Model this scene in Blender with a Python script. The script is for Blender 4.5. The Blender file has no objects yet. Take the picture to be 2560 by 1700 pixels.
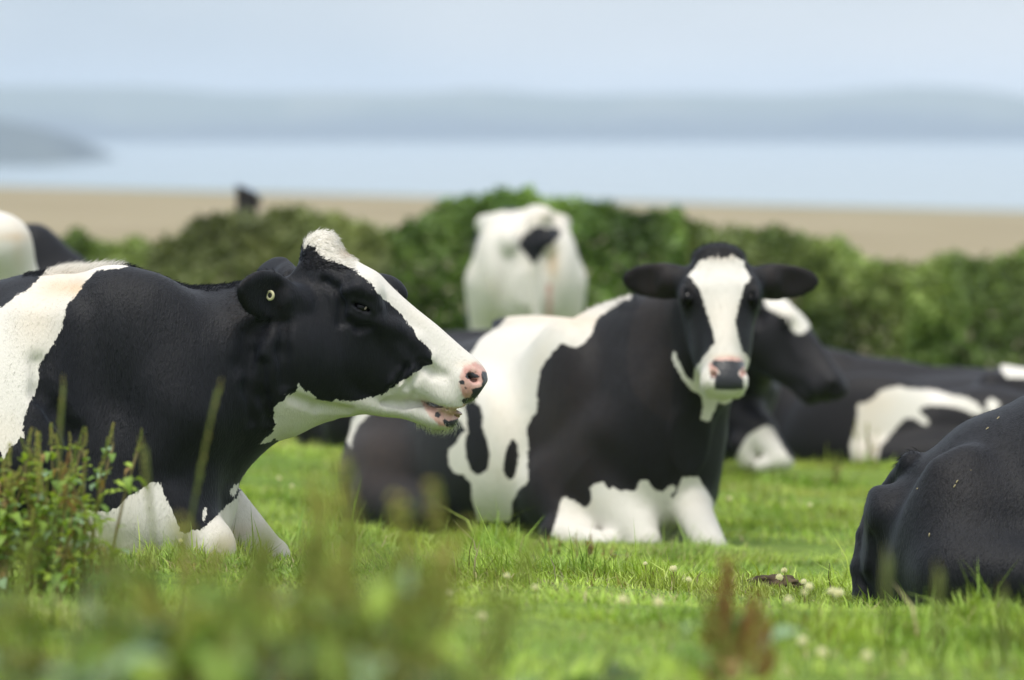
import bpy, bmesh, math, random
import numpy as np
from mathutils import Vector, Matrix, noise as mnoise

rng = np.random.default_rng(7)
random.seed(7)
SC = bpy.context.scene
COL = SC.collection

# ------------------------------------------------------------------ camera, light, exposure
LENS, SENS = 150.0, 36.0
FPX = LENS / SENS * 2560.0
CAMZ = 1.0
PITCH = math.atan(550.0 / FPX)
cd = bpy.data.cameras.new('camera')
cd.lens = LENS; cd.sensor_width = SENS; cd.clip_start = 0.1; cd.clip_end = 20000
cd.dof.use_dof = True; cd.dof.focus_distance = 9.80; cd.dof.aperture_fstop = 3.1
cam = bpy.data.objects.new('camera', cd); COL.objects.link(cam)
cam.location = (0, 0, CAMZ); cam.rotation_euler = (math.radians(90) - PITCH, 0, 0)
SC.camera = cam

SUN_EL, SUN_AZ = math.radians(68), math.radians(-168)   # azimuth from +Y towards +X: high, behind the photographer
w = bpy.data.worlds.new('World'); SC.world = w; w.use_nodes = True
nt = w.node_tree; nt.nodes.clear()
out = nt.nodes.new('ShaderNodeOutputWorld'); bg = nt.nodes.new('ShaderNodeBackground')
sky = nt.nodes.new('ShaderNodeTexSky'); sky.sky_type = 'NISHITA'; sky.sun_disc = False
sky.sun_elevation = SUN_EL; sky.sun_rotation = SUN_AZ
sky.air_density = 1.0; sky.dust_density = 2.0; sky.ozone_density = 1.5
# thin even overcast: the clear sky is mixed with a pale cloud veil that has soft broad variation
tc = nt.nodes.new('ShaderNodeTexCoord'); mp = nt.nodes.new('ShaderNodeMapping')
mp.inputs['Scale'].default_value = (2.2, 2.2, 5.0); mp.inputs['Location'].default_value = (0.62, 0.0, 0.2)
nz = nt.nodes.new('ShaderNodeTexNoise'); nz.inputs['Scale'].default_value = 2.2; nz.inputs['Detail'].default_value = 3
cr = nt.nodes.new('ShaderNodeValToRGB')
cr.color_ramp.elements[0].position = 0.25; cr.color_ramp.elements[0].color = (4.3, 5.2, 6.15, 1)
cr.color_ramp.elements[1].position = 0.75; cr.color_ramp.elements[1].color = (7.6, 7.9, 8.25, 1)
mx = nt.nodes.new('ShaderNodeMix'); mx.data_type = 'RGBA'; mx.inputs[0].default_value = 0.82
nt.links.new(tc.outputs['Generated'], mp.inputs[0]); nt.links.new(mp.outputs[0], nz.inputs[0])
sx0 = nt.nodes.new('ShaderNodeSeparateXYZ'); nt.links.new(tc.outputs['Generated'], sx0.inputs[0])
mr0 = nt.nodes.new('ShaderNodeMapRange'); mr0.inputs[1].default_value = -.13; mr0.inputs[2].default_value = .02; mr0.inputs[3].default_value = -.22; mr0.inputs[4].default_value = .08; mr0.interpolation_type = 'SMOOTHSTEP'
nt.links.new(sx0.outputs[0], mr0.inputs[0])
ad0 = nt.nodes.new('ShaderNodeMath'); nt.links.new(mr0.outputs[0], ad0.inputs[0]); nt.links.new(nz.outputs[0], ad0.inputs[1])
nt.links.new(ad0.outputs[0], cr.inputs[0])
# overhead the cloud veil is whiter and a little brighter than near the horizon, as under any bright overcast
sx = nt.nodes.new('ShaderNodeSeparateXYZ'); nt.links.new(tc.outputs['Generated'], sx.inputs[0])
mr = nt.nodes.new('ShaderNodeMapRange'); mr.inputs[1].default_value = .12; mr.inputs[2].default_value = .6; mr.interpolation_type = 'SMOOTHSTEP'
nt.links.new(sx.outputs[2], mr.inputs[0])
m2 = nt.nodes.new('ShaderNodeMix'); m2.data_type = 'RGBA'; nt.links.new(mr.outputs[0], m2.inputs[0]); nt.links.new(cr.outputs[0], m2.inputs[6]); m2.inputs[7].default_value = (10.6, 10.7, 10.9, 1)
nt.links.new(sky.outputs[0], mx.inputs[6]); nt.links.new(m2.outputs[2], mx.inputs[7])
nt.links.new(mx.outputs[2], bg.inputs[0]); bg.inputs[1].default_value = 0.085
nt.links.new(bg.outputs[0], out.inputs[0])
sl = bpy.data.lights.new('sun', 'SUN'); sl.energy = 1.8; sl.angle = math.radians(22); sl.color = (1.0, 0.955, 0.875)
sun = bpy.data.objects.new('sun', sl); COL.objects.link(sun)
_sd = Vector((math.sin(SUN_AZ) * math.cos(SUN_EL), math.cos(SUN_AZ) * math.cos(SUN_EL), math.sin(SUN_EL)))
sun.rotation_euler = _sd.to_track_quat('Z', 'Y').to_euler()
SC.view_settings.view_transform = 'Standard'; SC.view_settings.look = 'None'
SC.view_settings.gamma = 1; SC.view_settings.use_curve_mapping = False
SC.view_settings.exposure = 0.58
SC.render.engine = 'CYCLES'
SC.cycles.use_denoising = True
SC.cycles.max_bounces = 6; SC.cycles.transmission_bounces = 4; SC.cycles.transparent_max_bounces = 8
SC.cycles.volume_bounces = 2

# ------------------------------------------------------------------ pixel / ground helpers (native 2560x1700 pixels)
_fw = np.array([0, math.cos(PITCH), -math.sin(PITCH)]); _up = np.array([0, math.sin(PITCH), math.cos(PITCH)])
def q(px, py, y):
    d = _fw + np.array([(px - 1280) / FPX, 0, 0]) - _up * ((py - 850) / FPX)
    t = y / d[1]
    return np.array([d[0] * t, y, CAMZ + d[2] * t])
def to_px(P):
    P = np.asarray(P) - np.array([0, 0, CAMZ])
    dep = P @ _fw
    return np.stack([1280 + FPX * P[..., 0] / dep, 850 - FPX * (P @ _up) / dep], -1)
GY = [-8, 0, 2, 4, 6, 8.3, 10, 13, 16.5, 17.5, 19, 21, 25, 30, 45, 60, 100, 200, 225, 260, 400, 600]
GZ = [-1.0, -.92, -.86, -.77, -.79, -.945, -1.082, -1.272, -1.345, -1.372, -1.475, -1.68, -2.0, -2.25, -2.2, -2.05, -2.45, -3.66, -4.3, -8, -29, -34]
def gz(x, y):
    x = np.asarray(x, float); y = np.asarray(y, float)
    z = np.interp(y, GY, GZ) + CAMZ
    tl = np.interp(y, [0, 6, 21, 60, 200], [.02, .04, .04, .03, .024])
    bump = 0.012 * np.sin(x * 2.1 + y * .9) + .010 * np.sin(y * 2.7 - x * 1.3)
    return z - tl * np.clip(x, -40, 40) + bump * (y < 60)
def on_ground(px, py):
    """world point where the sight line through a pixel meets the ground"""
    lo, hi = 2.5, 40.0
    ys = np.linspace(lo, hi, 1500)
    P = np.array([q(px, py, y) for y in ys])
    k = np.argmax(P[:, 2] < gz(P[:, 0], P[:, 1]))
    return P[k]

# ------------------------------------------------------------------ object helpers
def tag(o, label=None, cat=None, group=None, kind=None):
    if label: o['label'] = label
    if cat: o['category'] = cat
    if group: o['group'] = group
    if kind: o['kind'] = kind
    return o
def link(o, parent=None):
    COL.objects.link(o)
    if parent is not None: o.parent = parent
    return o
def empty(name, loc, rz=0):
    o = bpy.data.objects.new(name, None); o.location = loc; o.rotation_euler = (0, 0, rz)
    o.empty_display_size = .1
    return link(o)
def np_mesh(name, V, F=None, smooth=True, tris=None):
    me = bpy.data.meshes.new(name)
    V = np.asarray(V, np.float32)
    faces = F if F is not None else tris
    n = faces.shape[1]
    me.vertices.add(len(V)); me.vertices.foreach_set('co', V.ravel())
    me.loops.add(faces.size); me.loops.foreach_set('vertex_index', faces.astype(np.int32).ravel())
    me.polygons.add(len(faces)); me.polygons.foreach_set('loop_start', np.arange(0, faces.size, n, dtype=np.int32))
    me.polygons.foreach_set('loop_total', np.full(len(faces), n, np.int32))
    if smooth: me.polygons.foreach_set('use_smooth', np.ones(len(faces), bool))
    me.update(calc_edges=True)
    return me
def fattr(me, name, arr):
    a = me.attributes.new(name, 'FLOAT', 'POINT'); a.data.foreach_set('value', np.asarray(arr, np.float32))
def cattr(me, name, arr):
    a = me.attributes.new(name, 'FLOAT_COLOR', 'POINT')
    c = np.ones((len(arr), 4), np.float32); c[:, :3] = arr; a.data.foreach_set('color', c.ravel())

# ------------------------------------------------------------------ materials
def new_mat(name):
    m = bpy.data.materials.new(name); m.use_nodes = True
    b = m.node_tree.nodes['Principled BSDF']
    return m, m.node_tree, b
def N(nt, t, **kw):
    n = nt.nodes.new(t)
    for k, v in kw.items(): setattr(n, k, v)
    return n
def mixc(nt, f, a, b):
    m = N(nt, 'ShaderNodeMix', data_type='RGBA')
    for i, v in ((0, f), (6, a), (7, b)):
        if hasattr(v, 'links'): nt.links.new(v, m.inputs[i])
        else: m.inputs[i].default_value = v if i == 0 else (*v, 1)
    return m.outputs[2]
def maths(nt, op, a, b=None, c=None):
    m = N(nt, 'ShaderNodeMath', operation=op)
    for i, v in enumerate((a, b, c)):
        if v is None: continue
        if hasattr(v, 'links'): nt.links.new(v, m.inputs[i])
        else: m.inputs[i].default_value = v
    return m.outputs[0]
def ramp(nt, x, lo, hi, a=0., b=1., smooth=True):
    m = N(nt, 'ShaderNodeMapRange'); m.interpolation_type = 'SMOOTHSTEP' if smooth else 'LINEAR'
    nt.links.new(x, m.inputs[0])
    m.inputs[1].default_value = lo; m.inputs[2].default_value = hi; m.inputs[3].default_value = a; m.inputs[4].default_value = b
    return m.outputs[0]
def tex_noise(nt, scale, detail=2, vec=None, rough=.5, dist=0.):
    n = N(nt, 'ShaderNodeTexNoise'); n.inputs['Scale'].default_value = scale; n.inputs['Detail'].default_value = detail
    n.inputs['Roughness'].default_value = rough; n.inputs['Distortion'].default_value = dist
    if vec is not None: nt.links.new(vec, n.inputs['Vector'])
    return n.outputs[0]
def mapping(nt, src, scale, rot=(0, 0, 0)):
    m = N(nt, 'ShaderNodeMapping'); m.inputs['Scale'].default_value = scale; m.inputs['Rotation'].default_value = rot
    nt.links.new(src, m.inputs[0]); return m.outputs[0]

def coat_material(name, black=(.0036, .0041, .0066), brown=(.040, .027, .021), white=(.655, .632, .575), bump=1.0, edge=.003, soft=.0012, hair_trans=0.):
    m, nt, b = new_mat(name)
    tcn = N(nt, 'ShaderNodeTexCoord'); oc = tcn.outputs['Object']
    at = lambda n: N(nt, 'ShaderNodeAttribute', attribute_name=n).outputs['Fac']
    n1 = tex_noise(nt, 55, 3, oc); n2 = tex_noise(nt, 210, 2, mapping(nt, oc, (1.2, 1.2, .35)))
    jag = maths(nt, 'ADD', maths(nt, 'MULTIPLY', maths(nt, 'SUBTRACT', n1, .5), edge * 4.5),
                maths(nt, 'MULTIPLY', maths(nt, 'SUBTRACT', n2, .5), edge * 3.5))
    wf = ramp(nt, maths(nt, 'ADD', at('white'), jag), -soft, soft)
    big = tex_noise(nt, 5, 3, oc); fine = tex_noise(nt, 90, 3, mapping(nt, oc, (1, 1, .3)))
    bl = mixc(nt, at('brown'), black, brown)
    bl = mixc(nt, ramp(nt, fine, .35, .7, 0, .35), bl, (.008, .009, .0135))
    cream = (.72, .60, .44)
    wv = mixc(nt, ramp(nt, big, .45, .75, 0, .22), white, cream)
    wv = mixc(nt, at('cream'), wv, (.58, .44, .29))
    wv = mixc(nt, ramp(nt, fine, .4, .8, 0, .14), wv, (.55, .52, .47))
    c = mixc(nt, wf, bl, wv)
    skn = tex_noise(nt, 40, 3, oc)
    pk = mixc(nt, ramp(nt, skn, .3, .7), (.50, .27, .23), (.60, .40, .34))
    sf = ramp(nt, maths(nt, 'ADD', at('skin'), maths(nt, 'MULTIPLY', jag, .8)), -.004, .005)
    c = mixc(nt, sf, c, pk)
    df = ramp(nt, maths(nt, 'ADD', at('spot'), maths(nt, 'MULTIPLY', jag, .5)), -.0018, .0018)
    c = mixc(nt, df, c, (.035, .037, .042))
    nt.links.new(c, b.inputs['Base Color'])
    wet = maths(nt, 'MAXIMUM', maths(nt, 'MULTIPLY', sf, .3), maths(nt, 'MULTIPLY', df, .38))
    nt.links.new(maths(nt, 'SUBTRACT', .58, maths(nt, 'MULTIPLY', wet, .7)), b.inputs['Roughness'])
    b.inputs['Specular IOR Level'].default_value = .24
    b.inputs['Sheen Weight'].default_value = .07; b.inputs['Sheen Roughness'].default_value = .5
    b.inputs['Sheen Tint'].default_value = (.62, .76, 1, 1)
    hair = tex_noise(nt, 260, 2, mapping(nt, oc, (1, 1, .22), (0, .5, 0)))
    fold = tex_noise(nt, 38, 2, mapping(nt, oc, (1, .5, .12), (0, .12, 0)))
    bp = N(nt, 'ShaderNodeBump'); bp.inputs['Strength'].default_value = .5 * bump; bp.inputs['Distance'].default_value = .0035
    nt.links.new(maths(nt, 'ADD', hair, maths(nt, 'MULTIPLY', fold, .9)), bp.inputs['Height'])
    nt.links.new(bp.outputs[0], b.inputs['Normal'])
    if hair_trans:
        tr = N(nt, 'ShaderNodeBsdfTranslucent'); nt.links.new(c, tr.inputs[0]); ms = N(nt, 'ShaderNodeMixShader'); ms.inputs[0].default_value = hair_trans
        nt.links.new(b.outputs[0], ms.inputs[1]); nt.links.new(tr.outputs[0], ms.inputs[2]); nt.links.new(ms.outputs[0], nt.nodes['Material Output'].inputs[0])
    return m
def simple_mat(name, col, rough=.6, spec=.5, noise=None, bump=0):
    m, nt, b = new_mat(name)
    b.inputs['Roughness'].default_value = rough; b.inputs['Specular IOR Level'].default_value = spec
    if noise:
        sc, c2 = noise
        tcn = N(nt, 'ShaderNodeTexCoord'); f = tex_noise(nt, sc, 4, tcn.outputs['Object'])
        nt.links.new(mixc(nt, ramp(nt, f, .35, .65), col, c2), b.inputs['Base Color'])
        if bump:
            bp = N(nt, 'ShaderNodeBump'); bp.inputs['Strength'].default_value = bump; bp.inputs['Distance'].default_value = .01
            nt.links.new(f, bp.inputs['Height']); nt.links.new(bp.outputs[0], b.inputs['Normal'])
    else: b.inputs['Base Color'].default_value = (*col, 1)
    return m
def leaf_mat(name, rough=.5, trans=.35, spec=.3, sat=1.0):
    """colour comes from the 'tone' attribute of each leaf or blade"""
    m, nt, b = new_mat(name)
    at = N(nt, 'ShaderNodeAttribute', attribute_name='tone').outputs['Color']
    nt.links.new(at, b.inputs['Base Color']); b.inputs['Roughness'].default_value = rough
    b.inputs['Specular IOR Level'].default_value = spec
    tr = N(nt, 'ShaderNodeBsdfTranslucent'); g = N(nt, 'ShaderNodeMix', data_type='RGBA', blend_type='MULTIPLY')
    g.inputs[0].default_value = 1; g.inputs[7].default_value = (1.25, 1.2, .6, 1)
    nt.links.new(at, g.inputs[6]); nt.links.new(g.outputs[2], tr.inputs[0])
    ms = N(nt, 'ShaderNodeMixShader'); ms.inputs[0].default_value = trans
    nt.links.new(b.outputs[0], ms.inputs[1]); nt.links.new(tr.outputs[0], ms.inputs[2])
    nt.links.new(ms.outputs[0], nt.nodes['Material Output'].inputs[0])
    return m

# ------------------------------------------------------------------ terrain, water, hills, haze
def ground_sheet():
    ys = np.unique(np.concatenate([np.linspace(-8, 4, 10), np.linspace(4, 35, 110), np.linspace(35, 70, 20), np.linspace(70, 260, 50), np.linspace(260, 600, 12)]))
    u = np.linspace(-1, 1, 121)
    V = []
    for y in ys:
        half = 8 + max(y, 0) * .9
        xs = np.sign(u) * np.abs(u) ** 1.6 * half
        V.append(np.stack([xs, np.full_like(xs, y), gz(xs, y)], -1))
    V = np.array(V); ny, nx = V.shape[:2]; V = V.reshape(-1, 3)
    i = np.arange(ny - 1)[:, None] * nx + np.arange(nx - 1)[None]
    F = np.stack([i, i + 1, i + 1 + nx, i + nx], -1).reshape(-1, 4)
    me = np_mesh('ground', V, F)
    m, nt, b = new_mat('pasture_and_stubble')
    ge = N(nt, 'ShaderNodeNewGeometry'); sp = N(nt, 'ShaderNodeSeparateXYZ'); nt.links.new(ge.outputs['Position'], sp.inputs[0])
    pos = ge.outputs['Position']
    n1 = tex_noise(nt, 1.3, 5, pos); n2 = tex_noise(nt, 18, 4, pos); n3 = tex_noise(nt, 60, 3, pos)
    g = mixc(nt, ramp(nt, n1, .3, .7), (.11, .19, .03), (.17, .25, .045))
    g = mixc(nt, ramp(nt, n2, .4, .75, 0, .6), g, (.05, .075, .018))
    g = mixc(nt, ramp(nt, n3, .5, .8, 0, .4), g, (.13, .11, .05))
    s1 = tex_noise(nt, .12, 4, mapping(nt, pos, (1, .35, 1))); s2 = tex_noise(nt, 2.5, 3, mapping(nt, pos, (1, .2, 1)))
    st = mixc(nt, ramp(nt, s1, .3, .7), (.245, .21, .14), (.31, .27, .187))
    st = mixc(nt, ramp(nt, s2, .4, .7, 0, .35), st, (.26, .235, .14))
    st = mixc(nt, ramp(nt, maths(nt, 'ADD', sp.outputs[1], maths(nt, 'MULTIPLY', s1, 30.)), 188, 216), st, (.17, .19, .09))
    c = mixc(nt, ramp(nt, sp.outputs[1], 33, 34, 0, 1), g, st)
    nt.links.new(c, b.inputs['Base Color']); b.inputs['Roughness'].default_value = .9; b.inputs['Specular IOR Level'].default_value = .1
    bp = N(nt, 'ShaderNodeBump'); bp.inputs['Strength'].default_value = .6; bp.inputs['Distance'].default_value = .03
    nt.links.new(n2, bp.inputs['Height']); nt.links.new(bp.outputs[0], b.inputs['Normal'])
    me.materials.append(m)
    return tag(link(bpy.data.objects.new('ground', me)), kind='structure')
ground_sheet()
SEA = CAMZ - 25.0
def water_sheet():
    V = np.array([[-9000, 150, SEA], [9000, 150, SEA], [9000, 5800, SEA], [-9000, 5800, SEA]])
    me = np_mesh('estuary_water', V, np.array([[0, 1, 2, 3]]), smooth=False)
    m, nt, b = new_mat('estuary_water')
    b.inputs['Base Color'].default_value = (.26, .32, .35, 1); b.inputs['Roughness'].default_value = .22; b.inputs['IOR'].default_value = 1.33
    ge = N(nt, 'ShaderNodeNewGeometry')
    n = tex_noise(nt, .35, 4, mapping(nt, ge.outputs['Position'], (1, .4, 1)))
    bp = N(nt, 'ShaderNodeBump'); bp.inputs['Strength'].default_value = .25; bp.inputs['Distance'].default_value = .25
    nt.links.new(n, bp.inputs['Height']); nt.links.new(bp.outputs[0], b.inputs['Normal'])
    me.materials.append(m)
    return tag(link(bpy.data.objects.new('water', me)), kind='structure')
water_sheet()
def hill_material():
    m, nt, b = new_mat('far_hillside')
    ge = N(nt, 'ShaderNodeNewGeometry'); pos = ge.outputs['Position']
    sp = N(nt, 'ShaderNodeSeparateXYZ'); nt.links.new(pos, sp.inputs[0])
    v = N(nt, 'ShaderNodeTexVoronoi'); v.inputs['Scale'].default_value = .006; nt.links.new(mapping(nt, pos, (1, .6, 3)), v.inputs[0])
    n = tex_noise(nt, .004, 4, mapping(nt, pos, (1, .5, 4)))
    fields = mixc(nt, v.outputs['Color'], (.06, .09, .06), (.15, .165, .12))
    up = ramp(nt, maths(nt, 'ADD', sp.outputs[2], maths(nt, 'MULTIPLY', n, 60.)), 20, 48)
    c = mixc(nt, up, (.020, .034, .050), fields)
    nt.links.new(c, b.inputs['Base Color']); b.inputs['Roughness'].default_value = 1; b.inputs['Specular IOR Level'].default_value = 0
    return m
HM = hill_material()
def hill(name, prof, D, depth, xpad, z0=SEA - 2):
    """a ridge of land with a rounded cross-section; prof = crest line as (pixel x, pixel y) seen at distance D"""
    px = np.array([p[0] for p in prof], float); py = np.array([p[1] for p in prof], float)
    xs = np.linspace(px[0], px[-1], 260)
    crest = np.interp(xs, px, py)
    ker = np.hanning(9); ker /= ker.sum(); pad = np.pad(crest, 4, 'edge'); crest = np.convolve(pad, ker, 'valid')
    Dc = D + depth * .5
    X = (xs - 1280) / FPX * Dc
    Zc = CAMZ + (300 - crest) / FPX * Dc
    rows = []
    for t in np.linspace(0, 1, 25):
        f = math.sin(min(t * math.pi, math.pi)) ** .75 if 0 < t < 1 else 0
        nzv = np.array([mnoise.noise(Vector((x * .0045, t * 3, 1.3))) for x in X])
        z = z0 + (Zc - z0) * f * (1 + (.09 * nzv if abs(t - .5) > .05 else 0))
        rows.append(np.stack([X, np.full_like(X, D + depth * t) + 30 * nzv * (t < .5), z], -1))
    V = np.array(rows); ny, nx = V.shape[:2]; V = V.reshape(-1, 3)
    i = np.arange(ny - 1)[:, None] * nx + np.arange(nx - 1)[None]
    F = np.stack([i, i + 1, i + 1 + nx, i + nx], -1).reshape(-1, 4)
    me = np_mesh(name, V, F); me.materials.append(HM if name == 'hills' else simple_mat('headland_fields', (.045, .062, .075), 1., 0., (.01, (.09, .11, .105))))
    return tag(link(bpy.data.objects.new(name, me)), kind='structure')
hill('hills', [(-3800, 250), (-1200, 205), (-400, 225), (0, 217), (108, 213), (200, 217), (434, 215), (470, 231), (650, 238), (813, 229), (1000, 234), (1084, 232), (1193, 217),
               (1280, 227), (1330, 235), (1443, 238), (1660, 233), (1876, 238), (2066, 233), (2202, 217), (2364, 213), (2419, 227), (2500, 221), (2535, 230), (2580, 262), (3200, 240), (6400, 250)], 4850, 900, 0)
hill('headland', [(-2600, 250), (-900, 262), (-300, 285), (0, 305), (90, 322), (150, 338), (190, 355), (218, 385), (238, 420), (252, 440)], 2330, 500, 0)
def haze():
    bm = bmesh.new(); bmesh.ops.create_cube(bm, size=1)
    for v in bm.verts: v.co = (v.co.x * 19600, 2250 + v.co.y * 7400, (SEA - 12) if v.co.z < 0 else 56)
    me = bpy.data.meshes.new('haze'); bm.to_mesh(me); bm.free()
    m = bpy.data.materials.new('haze'); m.use_nodes = True; nt = m.node_tree; nt.nodes.clear()
    o = nt.nodes.new('ShaderNodeOutputMaterial'); v = nt.nodes.new('ShaderNodeVolumePrincipled')
    v.inputs['Color'].default_value = (.73, .835, .97, 1); v.inputs['Density'].default_value = 2.2e-4; v.inputs['Anisotropy'].default_value = .2
    nt.links.new(v.outputs[0], o.inputs['Volume']); me.materials.append(m)
    tag(link(bpy.data.objects.new('haze', me)), kind='stuff')
haze()

# ------------------------------------------------------------------ signed-distance sculpting kit
def nrm(v): v = np.asarray(v, float); return v / np.linalg.norm(v)
class Sculpt:
    """bodies are sculpted as blended implicit volumes on a grid and meshed as one continuous skin"""
    def __init__(s, xs, ys, zs):
        s.ax = [np.asarray(a, np.float32) for a in (xs, ys, zs)]
        s.d = np.full([len(a) for a in s.ax], .5, np.float32)
    def _win(s, lo, hi, m):
        sl = []
        for a, l, h in zip(s.ax, lo, hi):
            i0, i1 = np.searchsorted(a, l - m), np.searchsorted(a, h + m)
            if i1 - i0 < 2: return None
            sl.append(slice(i0, i1))
        return tuple(sl)
    def _pts(s, w):
        return s.ax[0][w[0]][:, None, None], s.ax[1][w[1]][None, :, None], s.ax[2][w[2]][None, None, :]
    def _put(s, w, f, k, mode):
        d = s.d[w]
        if mode == 'add':
            if k > 0:
                h = np.maximum(k - np.abs(d - f), 0) / k; s.d[w] = np.minimum(d, f) - h * h * k * .25
            else: s.d[w] = np.minimum(d, f)
        else:
            h = np.maximum(k - np.abs(d + f), 0) / max(k, 1e-6); s.d[w] = np.maximum(d, -f) + h * h * k * .25
    def cap(s, a, ra, b, rb, k=.03, mode='add', flat=None, fl=1.):
        a = np.asarray(a, float); b = np.asarray(b, float); R = max(ra, rb)
        w = s._win(np.minimum(a, b) - R, np.maximum(a, b) + R, k + .02)
        if w is None: return
        X, Y, Z = s._pts(w); ab = b - a; L = max(float(ab @ ab), 1e-9)
        px, py, pz = X - a[0], Y - a[1], Z - a[2]
        t = np.clip((px * ab[0] + py * ab[1] + pz * ab[2]) / L, 0, 1)
        dx, dy, dz = px - t * ab[0], py - t * ab[1], pz - t * ab[2]
        if flat is not None:
            n = nrm(flat); c = dx * n[0] + dy * n[1] + dz * n[2]
            g = 1 / fl - 1; dx = dx + g * c * n[0]; dy = dy + g * c * n[1]; dz = dz + g * c * n[2]
            f = (np.sqrt(dx * dx + dy * dy + dz * dz) - (ra + (rb - ra) * t)) * min(1, (1 + fl) / 2)
        else: f = np.sqrt(dx * dx + dy * dy + dz * dz) - (ra + (rb - ra) * t)
        s._put(w, f.astype(np.float32), k, mode)
    def chain(s, pts, rad, k=.02, mode='add', **kw):
        for i in range(len(pts) - 1): s.cap(pts[i], rad[i], pts[i + 1], rad[i + 1], k, mode, **kw)
    def ell(s, c, r, ax=None, k=.03, mode='add'):
        c = np.asarray(c, float); r = np.asarray(r, float); A = np.eye(3) if ax is None else np.array([nrm(v) for v in ax])
        e = np.sqrt(((A * r[:, None]) ** 2).sum(0))
        w = s._win(c - e, c + e, k + .02)
        if w is None: return
        X, Y, Z = s._pts(w); X = X - c[0]; Y = Y - c[1]; Z = Z - c[2]
        k0 = 0; k1 = 0
        for i in range(3):
            t = X * A[i][0] + Y * A[i][1] + Z * A[i][2]
            k0 = k0 + (t / r[i]) ** 2; k1 = k1 + (t / r[i] ** 2) ** 2
        k0 = np.sqrt(k0); k1 = np.sqrt(k1) + 1e-6
        s._put(w, (k0 * (k0 - 1) / k1).astype(np.float32), k, mode)
    def loft(s, O, U, Vv, W, u, top, bot, hw, egg=0., n=2.2, k=.03, mode='add', scale=1.):
        """generalised cylinder along U: crest and belly lines along Vv, half width along W"""
        O = np.asarray(O, float); u = np.asarray(u, float)
        uu = np.linspace(u[0], u[-1], 400)
        sm = lambda a: _pchip(u, np.asarray(a, float) * np.ones(len(u)), uu)
        T, B, H, E = sm(top), sm(bot), sm(hw), sm(egg)
        cor = []
        for x in (u[0], u[-1]):
            for v in (min(B), max(T)):
                for ww in (-max(H) * 1.3, max(H) * 1.3): cor.append(O + U * x + Vv * v + W * ww)
        cor = np.array(cor); w = s._win(cor.min(0), cor.max(0), k + .02)
        if w is None: return
        X, Y, Z = s._pts(w); X = X - O[0]; Y = Y - O[1]; Z = Z - O[2]
        pu = X * U[0] + Y * U[1] + Z * U[2]; pv = X * Vv[0] + Y * Vv[1] + Z * Vv[2]; pw = X * W[0] + Y * W[1] + Z * W[2]
        pu, pv, pw = np.broadcast_arrays(pu, pv, pw)
        t = np.interp(pu.ravel(), uu, T).reshape(pu.shape); b = np.interp(pu.ravel(), uu, B).reshape(pu.shape)
        h = np.interp(pu.ravel(), uu, H).reshape(pu.shape); e = np.interp(pu.ravel(), uu, E).reshape(pu.shape)
        hv = np.maximum((t - b) * .5, .004); zn = (pv - (t + b) * .5) / hv
        we = h * np.clip(1 + e * np.clip(zn, -1.2, 1.2), .25, 2)
        rho = (np.abs(zn) ** n + np.abs(pw / we) ** n) ** (1 / n)
        f = (rho - 1) * np.minimum(hv, we)
        du = np.maximum(u[0] - pu, pu - u[-1])
        f = np.where(du > 0, np.sqrt(np.maximum(f, 0) ** 2 + du ** 2), f)
        s._put(w, f.astype(np.float32), k, mode)
    def near_y(s, x, z, far=False):
        i = np.searchsorted(s.ax[0], x); k = np.searchsorted(s.ax[2], z)
        col = s.d[i, :, k] < 0
        if not col.any(): return None
        j = len(col) - 1 - np.argmax(col[::-1]) if far else np.argmax(col)
        return float(s.ax[1][j])
    def march(s, origin, d0, L=.6):
        """first surface point met by a ray"""
        o = np.asarray(origin, float); d0 = nrm(d0)
        for t in np.arange(0, L, .002):
            p = o + d0 * t; ix = [np.searchsorted(a, v) for a, v in zip(s.ax, p)]
            if all(0 <= i < len(a) for i, a in zip(ix, s.ax)) and s.d[tuple(ix)] < 0: return p
        return None
    def relax(s, it=1):
        for _ in range(it):
            for ax in range(3):
                d = s.d; m = d.copy()
                sl = [slice(None)] * 3; a = list(sl); b = list(sl); c = list(sl)
                a[ax] = slice(0, -2); b[ax] = slice(1, -1); c[ax] = slice(2, None)
                m[tuple(b)] = d[tuple(a)] * .25 + d[tuple(b)] * .5 + d[tuple(c)] * .25
                s.d = m
    def mesh(s):
        d = s.d; sg = d < 0
        nx, ny, nz = d.shape
        c = sum(sg[i:nx - 1 + i, j:ny - 1 + j, k:nz - 1 + k].astype(np.int8) for i in (0, 1) for j in (0, 1) for k in (0, 1))
        I, J, K = np.nonzero((c > 0) & (c < 8))
        idx = np.full((nx - 1, ny - 1, nz - 1), -1, np.int32); idx[I, J, K] = np.arange(len(I))
        P = np.zeros((len(I), 3)); Wt = np.zeros(len(I))
        cor = [(i, j, k) for i in (0, 1) for j in (0, 1) for k in (0, 1)]
        for a in cor:
            for ax in range(3):
                if a[ax]: continue
                b = list(a); b[ax] = 1
                da = d[I + a[0], J + a[1], K + a[2]]; db = d[I + b[0], J + b[1], K + b[2]]
                m = (da < 0) != (db < 0); t = np.where(m, da / np.where(m, da - db, 1), 0)
                pa = [s.ax[q_][(I, J, K)[q_] + a[q_]] for q_ in range(3)]; pb = [s.ax[q_][(I, J, K)[q_] + b[q_]] for q_ in range(3)]
                for q_ in range(3): P[:, q_] += np.where(m, pa[q_] + (pb[q_] - pa[q_]) * t, 0)
                Wt += m
        P /= Wt[:, None]
        F = []
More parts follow.
